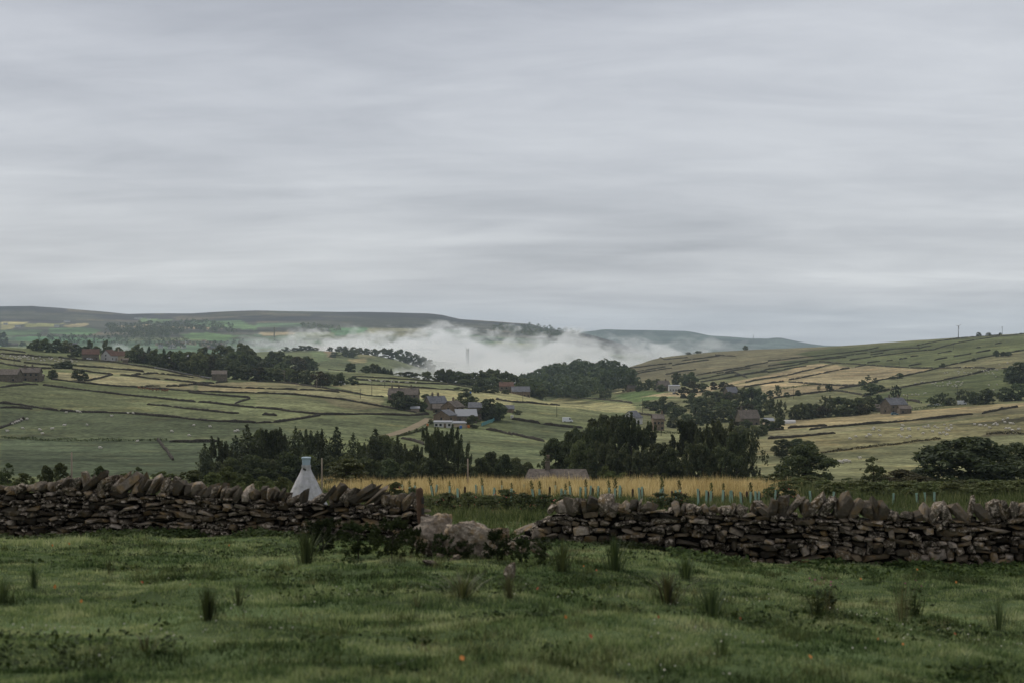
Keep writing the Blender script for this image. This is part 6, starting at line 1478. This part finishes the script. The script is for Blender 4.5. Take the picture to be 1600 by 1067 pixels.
# ================================================================== tree shelters and stakes at the edge of the golden grass
M_TUBE = plain('pale_green_tube', (0.31, 0.45, 0.36), .7, .2, .3, 3, 0); M_STAKE = plain('dark_stake', (0.07, 0.045, 0.035), .9, .1, .3, 5, .2)
SAP = upright(350, 320, .07, M_WILLOW)[0]
TUBE = {}
def shelter(px, top, n):
    x0 = (top - CY) / F - .09
    y = min(96, max(66, .86 / max(x0, .004))); b = Vector((*wp(px, y), 0)); b.z = float(H(b.x, b.y)); h = -(top - CY) / F * y - b.z
    h = min(1.2, max(.6, h)); e = link('tree_shelter', None, None, b, rr_.uniform(-.2, .2)); e.rotation_euler = (rr_.gauss(0, .06), rr_.gauss(0, .07), 0)
    if not TUBE:
        m = MB(); m.tube([(0, 0, 0), (0, 0, .97), (0, 0, 1.0)], [.05, .052, .06], 12, cap=False); m.tube([(0, 0, .99), (0, 0, .3)], [.046, .046], 12, cap=False); TUBE['t'] = m.mesh('tube', M_TUBE, True)
        m = MB(); m.box((.08, .03, .42), (.035, .035, .95)); TUBE['s'] = m.mesh('stake', M_STAKE)
    t_ = link('tube', TUBE['t'], e); t_.scale = (1, 1, h); s_ = link('stake', TUBE['s'], e); s_.scale = (1, 1, h)
    if rr_.random() < .45:
        q = link('sapling', SAP, e); k = rr_.uniform(.28, .6); q.location = (0, 0, h - .05); q.scale = (k * .45, k * .45, k)
    return e
SH = [(px, py) for px, py in Q(6, [(738,388),(920,385),(965,400),(985,392),(1105,390),(1121,386),(1210,395),(1262,410),(1378,386),(1418,391),(1480,405),(1540,388),(1595,411)])] + \
     [(px, py) for px, py in Q(7, [(80,385),(137,412),(170,412),(270,390),(307,412),(330,418),(367,395),(422,402),(458,400),(486,393),(535,395),(613,405),(640,408),(665,391),(676,396),(800,405),(813,400),(920,411),(942,400),(1030,422),(1055,418),(1165,412),(1213,422),(1240,426),(1317,420),(1362,425),(1375,423),(1433,437),(1493,430),(1523,428),(1540,429)])] + \
     [(px, py) for px, py in Q(8, [(40,420),(268,426),(408,430),(484,425),(783,470),(935,466),(990,478),(1040,468)])]
label_run([shelter(px, py, 0) for px, py in SH], 'pale green tree shelter tube by the golden grass, {} from the left', 'tree guard', 'tree shelters by the golden grass')
st = []
for px, py in Q(6, [(1306,404)]) + Q(7, [(236,405),(505,415),(755,418),(1000,440),(1227,452),(1468,455)]):
    y = 76.0; b = Vector((*wp(px, y), 0)); b.z = float(H(b.x, b.y)); h = max(.5, -(py - CY) / F * y - b.z)
    m = MB(); m.box((0, 0, h / 2), (.11, .1, h)); m.add([(-.055, -.05, h), (.055, -.05, h), (.055, .05, h), (-.055, .05, h), (0, 0, h + .08)], [(0, 1, 4), (1, 2, 4), (2, 3, 4), (3, 0, 4)]); st.append(m.build('wooden_stake', M_STAKE, loc=b))
label_run(st, 'dark wooden stake among the pale green shelter tubes, {} from the left', 'stake', 'stakes among the shelter tubes')

# ================================================================== mist lying in the valley, and the hazy air
def mist(label, c, half, rot, density, scale, thr, seed, cover=0.0):
    me = MB(); me.box((0, 0, 0), (2 * half[0], 2 * half[1], 2 * half[2]))
    m, nt = mat('mist'); w = NT(nt)
    tc = w.node('ShaderNodeTexCoord')
    u = w.node('ShaderNodeMapping'); w.l.new(tc.outputs['Object'], u.inputs[0]); u.inputs['Scale'].default_value = tuple(1 / h for h in half)
    ln = w.node('ShaderNodeVectorMath', operation='LENGTH'); w.l.new(u.outputs[0], ln.inputs[0])
    fall = w.math('SUBTRACT', 1.0, ln.outputs['Value'], True)
    sx = w.node('ShaderNodeSeparateXYZ'); w.l.new(u.outputs[0], sx.inputs[0])
    rad = w.math('SQRT', w.math('ADD', w.math('MULTIPLY', sx.outputs[0], sx.outputs[0]), w.math('MULTIPLY', sx.outputs[1], sx.outputs[1])))
    edge = w.math('MULTIPLY', w.math('SUBTRACT', 1.0, rad), 1.7, True)
    mp = w.node('ShaderNodeMapping'); w.l.new(tc.outputs['Object'], mp.inputs[0]); mp.inputs['Location'].default_value = (seed * 913.0, seed * 377.0, seed * 71.0)
    mp.inputs['Scale'].default_value = (1, 0.9, 2.0)
    big = w.noise(mp.outputs[0], 1.0 / scale, 3, 0.55, 0.4); fine = w.noise(mp.outputs[0], 2.6 / scale, 5, 0.62, 0.8)
    top = w.math('ADD', w.math('MULTIPLY', w.math('SUBTRACT', big, 0.5), 6.5), thr)
    body = w.math('MULTIPLY', w.math('SUBTRACT', w.math('ADD', top, w.math('MULTIPLY', w.math('SUBTRACT', fine, 0.5), 3.2)), sx.outputs[2]), 1.8, True)
    lid = w.math('MULTIPLY', w.math('SUBTRACT', 1.0, sx.outputs[2]), 4.0, True)
    low = w.math('MULTIPLY', w.math('ADD', sx.outputs[2], 1.0), 5.0, True)
    wisp = w.math('MULTIPLY', w.math('SUBTRACT', fine, 0.36), 4.0, True)
    dn = w.math('MULTIPLY', w.math('MULTIPLY', w.math('MULTIPLY', body, edge), w.math('MULTIPLY', lid, low)), w.math('MULTIPLY', wisp, density))
    pv = w.node('ShaderNodeVolumePrincipled'); pv.inputs['Color'].default_value = (0.996, 0.997, 0.998, 1); pv.inputs['Anisotropy'].default_value = 0.4
    w.l.new(dn, pv.inputs['Density'])
    o = w.node('ShaderNodeOutputMaterial'); w.l.new(pv.outputs[0], o.inputs['Volume'])
    ob = me.build('mist', m, loc=c); ob.rotation_euler = (0, 0, rot)
    tag(ob, label, kind='stuff'); return ob
def at(px, py, y): return Vector(((px - CX) / F * y, y, -(py - CY) / F * y))
MD = 0.028
mist('white mist bank trailing behind the far tree belt', at(560, 541, 2900), (260, 170, 46), 0.0, MD, 110, 0.0, 1)
mist('white mist rising in plumes left of the church tower', at(655, 538, 3050), (190, 140, 56), 0.0, MD, 100, -0.12, 2)
mist('broad mist bank around the church tower', at(820, 541, 3000), (290, 190, 56), 0.0, MD, 120, -0.1, 3)
mist('mist filling the gap below the far tree belt', at(715, 568, 2000), (150, 130, 30), 0.0, MD * 1.2, 90, -0.05, 4)
mist('mist drifting over the dark wooded hill', at(850, 570, 2080), (130, 120, 30), 0.0, MD * 1.1, 90, 0.0, 5)
mist('low mist hiding the foot of the church tower', at(745, 560, 2560), (170, 90, 28), 0.0, MD * 1.2, 80, 0.35, 9)
mist('thin mist trailing towards the right hillside', at(985, 543, 3100), (300, 160, 48), 0.0, MD * .6, 110, 0.0, 6)
mist('thin wisp of mist over the far left fields', at(195, 535, 3300), (70, 60, 26), 0.25, MD * .5, 70, -0.1, 7)
mist('thin mist beside the town in the valley', at(400, 537, 3250), (90, 70, 28), 0.1, MD * .45, 80, -0.1, 8)
zlo, zhi = -330.0, 262.0
hm, hnt = mat('haze'); w = NT(hnt)
pv = w.node('ShaderNodeVolumePrincipled'); pv.inputs['Color'].default_value = (0.74, 0.885, 1.0, 1); pv.inputs['Density'].default_value = 5.0e-5; pv.inputs['Anisotropy'].default_value = 0.2
ow = w.node('ShaderNodeOutputMaterial'); w.l.new(pv.outputs[0], ow.inputs['Volume'])
hb = MB(); hb.box((0, 6900, (zlo + zhi) / 2), (36000, 14700, zhi - zlo))
ho = hb.build('haze', hm); tag(ho, 'pale blue hazy air filling the whole valley', kind='stuff')
